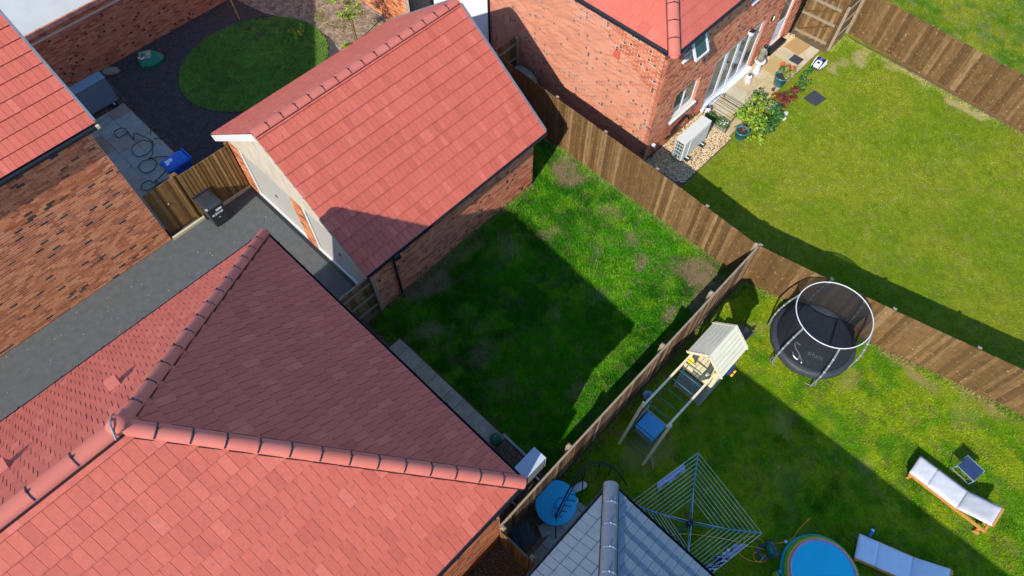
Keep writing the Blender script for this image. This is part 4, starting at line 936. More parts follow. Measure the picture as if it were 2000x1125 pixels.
for i, (w_1, h_1, dz) in enumerate([(.05, .07, 0), (.03, .05, .01), (.035, .09, -.01), (.04, .055, 0), (.03, .07, .005), (.045, .06, -.005), (.03, .08, 0)]):     # worn white print, not legible in the photograph
    MB().box(-.19+i*.055, -.19+i*.055+w_1, -.318, -.314, .62+dz, .62+dz+h_1).build('print_mark', 'label_white', bb)
MB().box(-.02, .18, -.326, -.322, .76, .85).build('sticker', 'label_white', bb)
MB().box(-.03, .03, -.285, -.281, .42, .44).build('sticker', 'label_white', bb)
bl = bin_('blue wheelie bin with a pale lid sticker behind the fence', (2.87, 17.5, 0), R(-90), 'bin_blue', W_=.56, D=.74)
MB().box(-.14, -.0, -.26, -.02, 1.046, 1.05).build('sticker', 'label_white', bl); MB().box(-.0, .06, -.28, -.18, 1.046, 1.05).build('sticker', 'label_white', bl)
# --- hose on the shaded slabs
h = []
def coil(cx, cy, r, n, a0=0, turn=1, sq=1, z=.05, seed=1):
    rr = random.Random(seed); return [(cx+(r+rr.uniform(-.04, .04))*math.cos(a0+turn*2*math.pi*i/n), cy+(r*sq+rr.uniform(-.04, .04))*math.sin(a0+turn*2*math.pi*i/n), z+.003*i) for i in range(n+1)]
pts = coil(2.45, 20.9, .22, 8, z=.05)+[(2.6, 20.3, .06), (2.75, 20.55, .07), (2.9, 20.2, .06)]+coil(2.6, 19.75, .36, 12, seed=2)+[(2.7, 19.3, .06)]+coil(2.3, 18.95, .3, 10, seed=3, a0=1)+[(2.9, 18.9, .07), (3.0, 18.5, .06)]+coil(1.9, 18.2, .22, 8, seed=4)+[(2.2, 17.9, .06)]+coil(2.25, 17.7, .34, 11, seed=5, a0=2)+coil(2.4, 17.6, .28, 10, seed=8, a0=1, z=.08)+[(2.6, 17.9, .08)]
tag(MB().tube(smooth_path(pts, 4), .013, 5).build('garden_hose', 'hose_grey', smooth=True), 'dark garden hose tangled in loops on the shaded grey slabs', 'hose')
tag(MB().tube(smooth_path([(3.1, 20.1, .06), (3.3, 20.3, .05), (3.5, 20.0, .04), (3.35, 19.7, .05), (3.1, 19.85, .06)], 5), .013, 5).build('garden_hose', 'hose_grey', smooth=True), 'short dark hose loop lying over the path edge onto soil', 'hose')
# --- covered sandpit with a printed lid sheet, block by the wall
sp = thing('sandpit', 'green plastic sandpit box with a colourful printed sheet on its lid', 'sandpit', (5.05, 23.3, 0), R(-30))
N = 10; mb = MB()
out_ = [(.44*math.cos(2*math.pi*k/N+.2)*(1+.12*math.cos(2*k)), .4*math.sin(2*math.pi*k/N+.2)) for k in range(N)]
vv = [(x*1.0, y*1.0, 0) for x, y in out_]+[(x*1.02, y*1.02, .12) for x, y in out_]+[(x*.78, y*.78, .27) for x, y in out_]+[(0, 0, .3)]
mb.add(vv, [(k, (k+1) % N, N+(k+1) % N, N+k) for k in range(N)]+[(N+k, N+(k+1) % N, 2*N+(k+1) % N, 2*N+k) for k in range(N)]+[(2*N+k, 2*N+(k+1) % N, 3*N) for k in range(N)]).build('body', 'turtle_green', sp)
pr = MB().box(-.31, .13, -.2, .24, .296, .304).build('printed_sheet', 'leaf_blue', sp)
rr = random.Random(4)
cols = ['pool_orange', 'pool_blue', 'label_white', 'mower_red', 'leaf_lime', 'glaze_teal', 'petal_yellow', 'reel_grey']
for i in range(16):
    x, y = rr.uniform(-.28, .06), rr.uniform(-.17, .19); a = rr.uniform(.04, .09); c = cols[i % 8]; th = [rr.uniform(.6, 1) for _ in range(7)]
    MB().prism([(x+a*th[k]*math.cos(k*.9), y+a*th[k]*math.sin(k*.9), .304+.0006*i) for k in range(7)], (0, 0, .001)).build('print_patch', c, pr)
rk = tag(MB().sphere((0, 0, 0), .3, .17, .14, 9, 6).build('stone_block', 'stone_grey'), 'rough grey stone block lying at the foot of the brick wall', 'stone'); rk.location = (3.75, 23.75, .1); rk.rotation_euler = (0, .1, -.5)
for v in rk.data.vertices: v.co *= 1+random.uniform(-.1, .1)
# --- gas bottle and oddments
gb_ = thing('gas_bottle', 'green round gas bottle on the narrow shaded slabs', 'gas bottle', (3.66, 4.12, .035), 0)
MB().lathe([(.1, 0), (.15, .03), (.155, .22), (.13, .3), (.06, .33), (.03, .335)], n=18).build('cylinder', 'gas_green', gb_, smooth=True); MB().lathe([(.02, .3), (.02, .36), (.012, .38)], n=8).build('valve', 'steel', gb_)
bolt_tube('collar', [(.09*math.cos(t), .09*math.sin(t), .37) for t in np.linspace(0, 6.28, 17)[:-1]], .01, 'gas_green', gb_, closed=True)

# --- plants
def leaves(mb, c, r, n, size, rnd, flat=.5, up=.3, elong=1.6, shell=.45):
    c = Vector(c)
    for _ in range(n):
        while True:
            p = Vector((rnd.uniform(-1, 1), rnd.uniform(-1, 1), rnd.uniform(-1, 1)))
            if shell < p.length < 1: break
        q = Vector((p.x*r[0], p.y*r[1], p.z*r[2]))+c; nrm = (p.normalized()+Vector((rnd.uniform(-.6, .6), rnd.uniform(-.6, .6), rnd.uniform(0, up*2)))).normalized()
        a = nrm.orthogonal().normalized(); a.rotate(Matrix.Rotation(rnd.uniform(0, 6.3), 3, nrm)); b = nrm.cross(a); s = size*rnd.uniform(.6, 1.25)
        if q.z < .02: q.z = .02+rnd.random()*.02
        mb.add([q-a*s*elong*.5, q+b*s*.36+nrm*s*.08, q+a*s*elong*.5-nrm*s*.06, q-b*s*.36+nrm*s*.08], [(0, 1, 2, 3)], rnd.random())
def plant(label, cat, loc, clumps, m, size, stems=(), sm='bark', name='shrub', seed=1, extra=None, group=None):
    """clumps: (x, y, z, rx, ry, rz, n) in the plant's own frame"""
    t = thing(name, label, cat, loc, 0, group=group); rnd = random.Random(seed); mb = MB()
    for cx, cy, cz, a, b, c, n in clumps:
        K_ = 7
        for _ in range(K_):
            th, ph = rnd.uniform(0, 6.28), rnd.uniform(.35, 1.0)
            leaves(mb, (cx+a*ph*math.cos(th), cy+b*ph*math.sin(th), cz+c*rnd.uniform(-.5, .9)), (a*rnd.uniform(.25, .5), b*rnd.uniform(.25, .5), c*rnd.uniform(.4, .8)), int(n/K_), size*.82, rnd, shell=.1, up=.6)
    mb.build('foliage', m, t, kind='stuff')
    for p in stems: MB().tube(smooth_path(p, 4), [.018-.013*i/(len(smooth_path(p, 4))) for i in range(len(smooth_path(p, 4)))], 5).build('stem', sm, t)
    if extra:
        for m2, sz, cl, nm in extra:
            mb = MB()
            for cx, cy, cz, a, b, c, n in cl: leaves(mb, (cx, cy, cz), (a, b, c), n, sz, rnd, elong=1.1, shell=.7)
            mb.build(nm, m2, t, kind='stuff')
    return t
def pot(label, loc, r, h, m, group=None, tilt=None):
    t = thing('plant_pot', label, 'plant pot', loc, 0, group)
    if tilt: t.rotation_euler = tilt
    MB().lathe([(r*.72, 0), (r*.74, .01), (r*.98, h*.85), (r*1.03, h*.86), (r*1.03, h), (r*.9, h), (r*.86, h*.8)], n=22).build('body', m, t, smooth=True)
    MB().lathe([(r*.3, h*.78), (r*.88, h*.8), (r*.3, h*.83)], n=16).build('soil', 'soil', t); return t
pot('glossy turquoise pot nearest the golden gravel, holding a leafy shrub', (16.98, 5.56, 0), .23, .36, 'glaze_teal')
plant('lime green leafy shrub growing in the near turquoise pot', 'shrub', (17.0, 5.55, .3), [(.15, .12, .34, .3, .26, .22, 200), (.1, .35, .45, .3, .28, .24, 170), (.3, -.25, .22, .32, .28, .2, 190), (.5, .1, .3, .28, .3, .2, 150), (.25, .3, .2, .2, .2, .15, 60)], 'leaf_lime', .085, [[(0, 0, 0), (.05, .1, .2), (.1, .3, .4)], [(0, 0, 0), (.15, -.1, .2), (.3, -.2, .3)], [(0, 0, 0), (-.03, 0, .35)]], seed=2)
pot('dark teal pot with a feathery green plant beside the red pots', (20.02, 6.0, .03), .24, .42, 'glaze_teal')
plant('bright green feathery plant spilling from the far teal pot', 'plant', (20.12, 5.95, .44), [(0, 0, .08, .3, .28, .16, 220), (.25, -.1, .05, .26, .22, .14, 130), (-.05, -.05, .1, .18, .18, .1, 60)], 'leaf_olive', .06, seed=3, extra=[('leaf_green', .07, [(.2, .15, .02, .22, .2, .12, 90)], 'leafy_edge')])
plant('tall yellow green shrub in the middle of the potted group', 'shrub', (17.9, 5.75, 0), [(0, 0, .45, .36, .34, .3, 260), (.25, .1, .6, .3, .26, .24, 170), (-.2, -.2, .35, .3, .3, .22, 150), (.05, .25, .3, .26, .2, .2, 120)], 'leaf_lime', .08, [[(0, 0, 0), (.03, 0, .3), (.1, .05, .55)]], seed=4, extra=[('petal_yellow', .05, [(.1, .1, .6, .3, .3, .2, 26)], 'flowers')])
plant('dark green glossy shrub on the lawn side of the potted group', 'shrub', (17.85, 5.2, 0), [(0, 0, .3, .34, .3, .24, 220), (.4, -.02, .34, .3, .28, .22, 180), (.75, .05, .25, .26, .24, .18, 130), (-.3, -.08, .22, .26, .22, .18, 110)], 'leaf_green', .1, [[(0, 0, 0), (.02, 0, .3)], [(.4, 0, 0), (.42, 0, .3)]], seed=5)
plant('low lime plant hanging over the lawn edge below the blue pot', 'plant', (17.15, 5.12, 0), [(0, 0, .18, .3, .26, .16, 190), (.2, -.12, .12, .28, .22, .12, 120)], 'leaf_lime', .075, seed=6)
plant('fresh green leafy plant at the patio side of the potted group', 'plant', (18.75, 6.02, 0), [(0, 0, .3, .26, .24, .2, 190), (-.15, .1, .2, .2, .2, .14, 80)], 'leaf_green', .075, seed=7)
plant('silver blue spiky plant between the green shrubs and red maple', 'plant', (18.75, 5.52, 0), [(0, 0, .22, .26, .24, .16, 170)], 'leaf_blue', .085, seed=8)
plant('yellow green young shrub beside the silver plant', 'shrub', (18.4, 5.66, 0), [(0, 0, .35, .24, .22, .2, 150), (.15, .1, .3, .2, .18, .16, 80)], 'leaf_olive', .07, seed=9)
plant('small pot plant with purple tinted leaves near the teal pot', 'plant', (19.35, 5.72, 0), [(0, 0, .2, .24, .2, .14, 130)], 'leaf_red', .07, seed=10, extra=[('petal_yellow', .06, [(-.12, .05, .25, .1, .1, .06, 8)], 'flowers')])
plant('dark red feathery maple at the far end of the potted group', 'maple', (19.3, 5.32, 0), [(0, 0, .38, .42, .3, .2, 420), (.3, .05, .3, .28, .24, .16, 170), (-.2, -.05, .28, .26, .24, .16, 120)], 'leaf_red', .06, [[(0, 0, 0), (.02, .02, .35)], [(0, 0, .1), (.2, .05, .35)]], seed=11)
plant('dark green climbing rose leaves over the lawn by the red pots', 'shrub', (20.15, 5.25, 0), [(0, 0, .3, .22, .2, .22, 130), (.3, .05, .5, .2, .18, .2, 110), (.55, .1, .6, .16, .16, .16, 80)], 'leaf_green', .1, [[(0, 0, 0), (.25, .05, .35), (.55, .1, .6)]], seed=12)
for i, (x, y, c) in enumerate([(20.8, 6.35, 'leftmost small terracotta pot lying by the teal pot'), (20.86, 6.14, 'middle small terracotta pot lying between two others'), (20.9, 5.98, 'rightmost small terracotta pot lying nearest the lawn')]):
    pot(c, (x, y, .1), .085, .16, 'terracotta', group='small terracotta pots', tilt=(R(-70), 0, R(-50)))
st = tag(MB().tube([(17.05, 5.9, .18), (17.6, 5.5, .5), (18.0, 5.35, .45)], [.02, .025, .02], 6).build('driftwood', 'bark'), 'curved brown driftwood piece among the potted shrubs', 'driftwood')
for i, (x, y) in enumerate([(18.95, 5.02), (18.72, 4.95)]): 
    o = tag(MB().sphere((x, y, .06), .14-.04*i, .09, .07).build('stone', 'stone_pale'), ['pale rounded stone under the red maple at the lawn edge', 'small pale stone beside a larger one at the lawn edge'][i], 'stone')
pt = thing('plant_trough', 'wire trough with green leaves and small white flowers', 'planter', (16.9, 6.35, 0), 0)
MB().box(-.12, .1, -.3, .3, .02, .12).build('tray', 'stone_grey', pt); mb = MB(); rnd = random.Random(31); leaves(mb, (0, 0, .22), (.18, .36, .14), 260, .06, rnd); leaves(mb, (-.05, .42, .22), (.2, .2, .16), 110, .09, rnd); mb.build('foliage', 'leaf_green', pt, kind='stuff')
mb = MB(); leaves(mb, (0, -.12, .3), (.16, .22, .08), 60, .04, rnd, elong=1); mb.build('flowers', 'petal_white', pt, kind='stuff')
# arched black trellis frame over the trough
tr = thing('trellis', 'thin black metal frame with parallel bars beside the potted shrubs', 'plant frame', (17.3, 6.5, 0), None)
for (xa_, ya_) in ((16.80, 6.9), (16.80, 6.02)): pass
A_ = [(16.82, 6.98), (18.0, 7.0)]; 
for y_ in (7.02, 6.02):
    bolt_tube('side_rail', smooth_path([(16.78, y_, .02), (16.78, y_, .42), (17.15, y_, .58), (17.6, y_, .5), (18.0, y_, .3), (18.1, y_, .02)], 4), .011, 'black_metal', tr, 5)
for x_, z_ in ((16.78, .3), (16.9, .5), (17.15, .58), (17.38, .56), (17.6, .5), (17.8, .41), (18.0, .3), (18.09, .04), (16.78, .04)):
    bolt_tube('bar', [(x_, 7.02, z_), (x_, 6.02, z_)], .008, 'black_metal', tr, 5)
# --- statue of a seated figure on a round plinth, lanterns, wall things
pl = thing('plinth', 'round white plinth beside the french doors', 'plinth', (19.98, 6.93, .03), 0)
MB().lathe([(.14, 0), (.13, .04), (.11, .08), (.11, .42), (.13, .46), (.2, .5), (.2, .56), (.17, .57)], n=20).build('column', 'white_paint', pl, smooth=True)
sv = thing('statue', 'grey stone figure with dark head standing on the white plinth', 'statue', (19.98, 6.95, .6), 0)
MB().box(-.13, .13, -.12, .12, 0, .05).build('base', 'stone_grey', sv)
MB().lathe([(.12, .05), (.13, .12), (.1, .25), (.11, .36), (.12, .44), (.07, .5), (.04, .53)], n=12).build('torso', 'stone_grey', sv, smooth=True)
MB().sphere((0, -.02, .59), .065, .07, .08).build('head', 'black_plastic', sv, smooth=True); MB().tube([(-.12, 0, .42), (-.14, -.08, .3), (-.05, -.12, .24)], .03, 6).build('arm', 'stone_grey', sv, smooth=True); MB().tube([(.12, 0, .42), (.14, -.08, .3), (.05, -.12, .24)], .03, 6).build('arm', 'stone_grey', sv, smooth=True)
def lantern(label, loc):
    t = thing('lantern', label, 'solar lantern', loc, 0, 'solar basket lanterns')
    for k in range(12):
        a = k*math.pi/6; MB().tube([(.1*math.cos(a), .1*math.sin(a), 0), (.13*math.cos(a), .13*math.sin(a), .1), (.08*math.cos(a), .08*math.sin(a), .3)], .009, 4).build('cane', 'terracotta' if k % 2 else 'petal_white', t)
    MB().lathe([(.08, .0), (.11, .1), (.07, .28)], n=12).build('diffuser', 'petal_white', t); MB().lathe([(.11, .29), (.115, .31), (.1, .35), (.04, .36)], n=16).build('cap', 'white_paint', t, smooth=True)
    MB().box(-.05, .05, -.04, .04, .356, .364).build('solar_panel', 'solar', t); return t
lantern('white topped solar basket lantern beside the plinth', (19.3, 6.86, .035)); lantern('white topped solar basket lantern under the black plant frame', (17.0, 7.0, .035))
cm = thing('security_camera', 'white camera with solar panel on the wall above the french doors', 'camera', (18.75, 7.25, 2.35), 0)
MB().box(-.05, .05, -.2, -.02, -.04, .06).build('body', 'white_upvc', cm); MB().tube([(0, -.02, -.02), (0, .01, -.08)], .02, 6).build('bracket', 'black_plastic', cm); MB().obox((.02, -.13, .1), (.1, 0, 0), (0, .08, -.02), (0, 0, .006)).build('solar_panel', 'solar', cm)
wlm = thing('wall_lamp', 'oval black wall lamp with cream diffuser by the back door', 'lamp', (20.42, 7.26, 1.95), 0)
MB().sphere((0, -.03, 0), .075, .05, .13, 12, 8).build('bezel', 'black_plastic', wlm, smooth=True); MB().sphere((0, -.055, 0), .055, .04, .105, 12, 8).build('diffuser', 'bulb_cream', wlm, smooth=True)
wt = thing('outside_tap', 'white tap box with an orange hose end on the wall corner', 'tap', (14.15, 7.25, .55), 0)
MB().box(-.05, .06, -.1, .0, 0, .1).build('box', 'white_upvc', wt); MB().box(-.03, .03, -.12, -.02, -.08, .0).build('hose_end', 'mower_red', wt); bolt_tube('hose', [(-.02, -.08, -.05), (-.1, -.1, -.3), (-.06, -.08, -.53)], .013, 'black_plastic', wt); bolt_tube('hose', [(.02, -.08, -.05), (.02, -.09, -.3), (.0, -.08, -.53)], .013, 'black_plastic', wt)
pp = thing('pipe_bundle', 'black insulated pipes on the wall behind the pale air source unit', 'pipes', (15.0, 7.2, 0), None)
for i in range(2): bolt_tube('pipe', smooth_path([(14.85+.06*i, 7.2, .35), (14.9+.06*i, 7.1, .62), (15.3, 7.15, .7), (15.9, 7.2, .68-.05*i), (16.1, 7.15, .4)], 4), .035, 'black_plastic', pp)
# --- mats and the mower
tag(MB().box(21.35, 21.75, 6.02, 6.42, .04, .055).build('door_mat', 'mat_dark'), 'small square dark mat with round motif on the patio', 'mat')
tag(MB().prism([(21.8, 6.28, .04), (22.55, 6.22, .04), (22.6, 6.88, .04), (21.85, 6.92, .04)], (0, 0, .012)).build('door_mat', 'mat_coir'), 'plain brown coir mat in front of the wooden gate', 'mat')
tag(MB().prism([(20.25, 6.3, .04), (21.15, 6.28, .04), (21.2, 6.9, .04), (20.3, 6.95, .04)], (0, 0, .008)).build('door_mat', 'mat_weave'), 'woven straw mat with a fan pattern before the back door', 'mat')
mo = thing('inspection_cover', 'square dark ribbed inspection cover set in the olive lawn', 'cover', (20.33, 4.68, .02), R(-8))
MB().box(-.3, .3, -.26, .26, 0, .02).build('plate', 'mat_dark', mo)
for i in range(9): MB().box(-.28, .28, -.24+i*.06, -.22+i*.06, .02, .026).build('rib', 'mat_dark', mo)
mw = thing('robot_mower', 'white and black robot mower on the lawn with a worn track behind it', 'robot mower', (21.83, 5.48, .02), R(4))
def rr_poly(L_, W2, n=6): return None
def loft(secs, name, m, parent, smooth=True):      # sections: (x, half width, z0, z1)
    mb = MB(); v = []; K = 8
    for x, w, z0, z1 in secs:
        for k in range(K):
            a = 2*math.pi*k/K+math.pi/K; cx_, sx_ = math.cos(a), math.sin(a); e = .55
            v.append((x, w*math.copysign(abs(cx_)**e, cx_), (z0+z1)/2+(z1-z0)/2*math.copysign(abs(sx_)**e, sx_)))
    f = [(i*K+k, i*K+(k+1) % K, (i+1)*K+(k+1) % K, (i+1)*K+k) for i in range(len(secs)-1) for k in range(K)]+[tuple(range(K))[::-1], tuple(range((len(secs)-1)*K, len(secs)*K))]
    return mb.add(v, f).build(name, m, parent, smooth=False)
loft([(-.3, .12, .06, .12), (-.26, .19, .04, .18), (0, .21, .04, .24), (.2, .2, .05, .24), (.29, .15, .07, .18)], 'chassis', 'mower_dark', mw)
loft([(-.31, .1, .15, .2), (-.25, .12, .16, .235), (-.05, .11, .2, .27), (.0, .08, .2, .27)], 'front_cover', 'mower_white', mw)
for s_ in (1, -1): MB().prism([(-.29, s_*.16, .13), (.12, s_*.235, .13), (.26, s_*.2, .13), (.2, s_*.17, .255), (-.2, s_*.15, .22)], (0, s_*.015, 0)).build('side_panel', 'mower_white', mw)
MB().lathe([(.09, .24), (.085, .27), (.06, .285), (.02, .29)], (.06, 0, 0), 16).build('sensor_ring', 'mower_dark', mw); MB().lathe([(.055, .28), (.05, .3), (.02, .305)], (.06, 0, 0), 14).build('start_button', 'mower_blue', mw)
MB().box(-.19, -.1, -.05, .05, .255, .268).build('screen', 'mower_dark', mw); MB().box(.2, .24, -.06, .04, .225, .245).build('rear_light', 'mower_red', mw)
for s_ in (1, -1): MB().lathe([(.03, -.03), (.09, -.03), (.09, .03), (.03, .03)], (.18, s_*.2, .07), 12, axis=(0, 1, 0)).build('wheel', 'rubber', mw)
# --- covered barbecue behind the fence
bq = thing('covered_barbecue', 'barbecue under a crumpled green camouflage cover', 'barbecue', (13.3, 12.3, 0), R(88))
v = []; N = 14; rnd = random.Random(5)
for z, s_ in ((0, .95), (.4, 1), (.8, 1.02), (.98, .86), (1.08, .5)):
    for k in range(N):
        a = 2*math.pi*k/N; r_ = s_*(1+rnd.uniform(-.07, .07)); v.append((.55*r_*math.copysign(abs(math.cos(a))**.6, math.cos(a)), .32*r_*math.copysign(abs(math.sin(a))**.6, math.sin(a)), z+rnd.uniform(-.02, .02)))
v.append((0, 0, 1.1)); MB().add(v, [(i*N+k, i*N+(k+1) % N, (i+1)*N+(k+1) % N, (i+1)*N+k) for i in range(4) for k in range(N)]+[(4*N+k, 4*N+(k+1) % N, 5*N) for k in range(N)]).build('cover', 'cover_camo', bq)

# --- sapling with stake, bushes in the bed at the top
sg = thing('sapling', 'young tree tied to an orange wooden stake in the sunny bed', 'tree', (10.85, 18.55, 0), 0)
MB().tube(smooth_path([(0, 0, 0), (.03, .02, .7), (-.02, .0, 1.4), (.05, .04, 2.2)], 4), .018, 6).build('trunk', 'bark', sg); MB().tube([(.12, .05, 0), (.1, .05, 1.5)], .028, 7).build('stake', 'stake', sg)
for i in range(9):
    a = i*2.4; z0 = 1.1+.12*i; MB().tube([(0, 0, z0), (.3*math.cos(a), .3*math.sin(a), z0+.2), (.55*math.cos(a), .55*math.sin(a), z0+.25)], [.01, .007, .004], 4).build('branch', 'bark', sg)
mb = MB(); rnd = random.Random(77)
for i in range(12):
    a = i*2.4; rr_ = rnd.uniform(.1, .6); leaves(mb, (rr_*math.cos(a), rr_*math.sin(a), 1.2+.1*i), (.2, .2, .14), 46, .075, rnd, shell=.1)
mb.build('crown', 'leaf_lime', sg, kind='stuff')
MB().tube([(.1, .05, .9), (-.02, .0, .92)], .012, 5).build('tie', 'petal_white', sg)
tag(MB().tube([(7.9+.75, 22.9, 0), (8.6, 22.9, 1.5)], .028, 6).build('stake', 'stake'), 'lone wooden stake in the dark bed at the top', 'stake')
plant('strappy green plant at the foot of the staked sapling', 'plant', (10.35, 18.35, 0), [(0, 0, .12, .32, .4, .14, 190)], 'leaf_lime', .1, seed=21)
plant('small bright green bush at the edge of the shade', 'bush', (9.6, 20.4, 0), [(0, 0, .2, .26, .3, .2, 190)], 'leaf_lime', .08, seed=22)
plant('low brown heather mound in the sun by the staked sapling', 'heather', (11.2, 18.0, 0), [(0, 0, .05, .5, .5, .1, 420)], 'heather', .05, seed=23)
plant('brown heather patch in the shade at the top of the bed', 'heather', (8.9, 22.0, 0), [(0, 0, .05, .8, .5, .1, 520), (-.4, .3, .05, .4, .3, .1, 150)], 'heather', .05, seed=24)
plant('grey brown dry groundcover at the top beside the sunlit wall', 'groundcover', (11.2, 20.2, 0), [(0, 0, .04, .7, .9, .08, 620)], 'leaf_olive', .04, seed=25)

# --- trampoline
TX, TY = 11.68, -.30
tp = thing('trampoline', 'round black trampoline with white ringed safety net', 'trampoline', (TX, TY, 0), 0)
ang = [R(a) for a in (158, 218, 278, 338, 38, 98)]; rb, rt, zb, zt = 1.08, .97, .62, 2.02
N = 48
mb = MB(); rnd = random.Random(9); v = [(0, 0, zb-.03)]
for j, r_ in enumerate((.3, .6, .86)): v += [(r_*math.cos(2*math.pi*k/N), r_*math.sin(2*math.pi*k/N), zb-.03+.02*j/2) for k in range(N)]
f = [(0, 1+k, 1+(k+1) % N) for k in range(N)]+[(1+i*N+k, 1+(i+1)*N+k, 1+(i+1)*N+(k+1) % N, 1+i*N+(k+1) % N) for i in range(2) for k in range(N)]
mb.add(v, f).build('bed', 'trampoline_bed', tp, smooth=True)
v = []
for r_, z_ in ((.85, zb+.015), (.97, zb+.045), (rb, zb+.04), (rb+.06, zb-.0), (rb+.07, zb-.16)):
    v += [(r_*(1+rnd.uniform(-.006, .006))*math.cos(2*math.pi*k/N), r_*(1+rnd.uniform(-.006, .006))*math.sin(2*math.pi*k/N), z_+rnd.uniform(-.014, .014)) for k in range(N)]
MB().add(v, [(i*N+k, (i+1)*N+k, (i+1)*N+(k+1) % N, i*N+(k+1) % N) for i in range(4) for k in range(N)]).build('pad', 'trampoline_pad', tp, smooth=True)
bolt_tube('frame', [(rb*math.cos(t), rb*math.sin(t), zb-.04) for t in np.linspace(0, 2*math.pi, 41)[:-1]], .02, 'galv', tp, 6, True)
bolt_tube('top_ring', [(rt*math.cos(t), rt*math.sin(t), zt) for t in np.linspace(0, 2*math.pi, 49)[:-1]], .0145, 'white_paint', tp, 8, True)
for a in ang:
    c_2, s_2 = math.cos(a), math.sin(a)
    pth = smooth_path([(1.16*c_2, 1.16*s_2, 0), (1.19*c_2, 1.19*s_2, .5), (1.17*c_2, 1.17*s_2, 1.0), (1.08*c_2, 1.08*s_2, 1.6), (rt*c_2, rt*s_2, zt)], 4)
    bolt_tube('pole', pth, .027, 'pole_foam', tp, 8)
    for k in (6, 8, 10, 12):
        q = pth[k]; d_ = (pth[k+1]-pth[k-1]).normalized(); MB().lathe([(.03, -.012), (.03, .012)], q, 8, axis=d_).build('pole_strap', 'white_paint', tp)
for i in (0, 1, 2, 3, 4, 5):       # W shaped legs joining pairs of poles
    a, b = ang[i], ang[(i+1) % 6]; 
    if i % 2 == 0: bolt_tube('leg', smooth_path([(1.13*math.cos(a), 1.13*math.sin(a), .5), (1.16*math.cos(a), 1.16*math.sin(a), .03), (1.16*math.cos(b), 1.16*math.sin(b), .03), (1.13*math.cos(b), 1.13*math.sin(b), .5)], 5), .018, 'galv', tp, 7)
v = []; K = 60
def net_r(k, t):
    th = 2*math.pi*k/K; base = 1.02*(1-t)+rt*t; return base-.07*math.sin(math.pi*t)*(1-.3*math.cos(6*(th-ang[0])))
for j in range(9):
    t = j/8
    for k in range(K): r_ = net_r(k, t); v.append((r_*math.cos(2*math.pi*k/K), r_*math.sin(2*math.pi*k/K), zb+.02+(zt-zb-.02)*t))
MB().add(v, [(i*K+k, i*K+(k+1) % K, (i+1)*K+(k+1) % K, (i+1)*K+k) for i in range(8) for k in range(K)]).build('net', 'net', tp, smooth=True)
bolt_tube('net_rope', [(net_r(k, .02)*math.cos(2*math.pi*k/K), net_r(k, .02)*math.sin(2*math.pi*k/K), zb+.05) for k in range(K)], .008, 'black_plastic', tp, 5, True)
lt = text_on('plum', .21, tp, (-.42, -.32, zb-.005), (0, 0, R(-76)), 'logo_grey', ext=.001)
bolt_tube('logo_arc', [(-.42+.34*math.cos(t), -.34+.34*math.sin(t), zb-.005) for t in np.linspace(R(150), R(260), 14)], .007, 'logo_grey', tp, 4)
zp = smooth_path([(-.72, .3, .95), (-.8, .18, .9), (-.85, .02, .85), (-.97, -.02, .8), (-.98, .1, .82), (-.9, .2, .85)], 4)
bolt_tube('ladder_strap', zp, .018, 'petal_white', tp, 5); bolt_tube('ladder_strap', [(-.68, .3, .98), (-.66, .16, .95)], .022, 'petal_white', tp, 5); bolt_tube('ladder_strap', [(-.83, .05, .86), (-.93, -.12, .8), (-.99, -.15, .78)], .018, 'petal_white', tp, 5)

# --- play tower with climbing frame
pf = thing('play_tower', 'wooden play tower with a pitched roof, slide and monkey bars', 'play tower', (8.6, 1.28, 0), None)
X0, X1, Y0, Y1 = 8.14, 9.2, .86, 1.70
for x, y in ((X0+.03, Y0+.03), (X0+.03, Y1-.03), (X1-.03, Y0+.03), (X1-.03, Y1-.03)): MB().box(x-.035, x+.035, y-.035, y+.035, 0, 2.2).build('post', 'tower_wood', pf)
for i in range(7): MB().box(X0+.01+i*.148, X0+.148+i*.148, Y0, Y1, 1.28, 1.31).build('floor_board', 'tower_wood', pf) if False else MB().box(X0, X1, Y0+.005+i*.12, Y0+.112+i*.12, 1.28, 1.305, random.random()).build('floor_board', 'tower_wood', pf)
for i in range(7): MB().box(X0-.02, X0-.002, Y0+.0, Y1, .12+i*.16, .235+i*.16, random.random()).build('front_slat', 'tower_grey', pf)
for i in range(8): MB().box(X0+.02+i*.13, X0+.128+i*.13, Y0-.02, Y0-.002, .0, 1.28, random.random()).build('side_board', 'tower_grey', pf)
for i in range(4):
    MB().box(X0+.0, X1, Y0-.022, Y0-.004, 1.4+i*.13, 1.5+i*.13, random.random()).build('side_board', 'tower_wood', pf)
    MB().box(X0+.35, X1, Y1+.004, Y1+.022, 1.4+i*.13, 1.5+i*.13, random.random()).build('side_board', 'tower_wood', pf)
for y in (Y0+.1, Y1-.26): MB().box(X0-.02, X0-.004, y, y+.16, 1.34, 1.9).build('entrance_board', 'tower_wood', pf)
zr_, ze = 2.72, 2.2; yr = 1.275
for s_, ye in ((1, 1.79), (-1, .76)):
    for i in range(6):
        a, b = i/6, (i+1)/6-.012
        pa = Vector((8.09, yr+(ye-yr)*a, zr_+(ze-zr_)*a)); pb_ = Vector((8.09, yr+(ye-yr)*b, zr_+(ze-zr_)*b)); MB().prism([pa, pb_, pb_+Vector((0, 0, .022)), pa+Vector((0, 0, .022+.006*(1 if i else 0)))], (1.15, 0, 0), random.random()).build('roof_board', 'roof_board', pf)
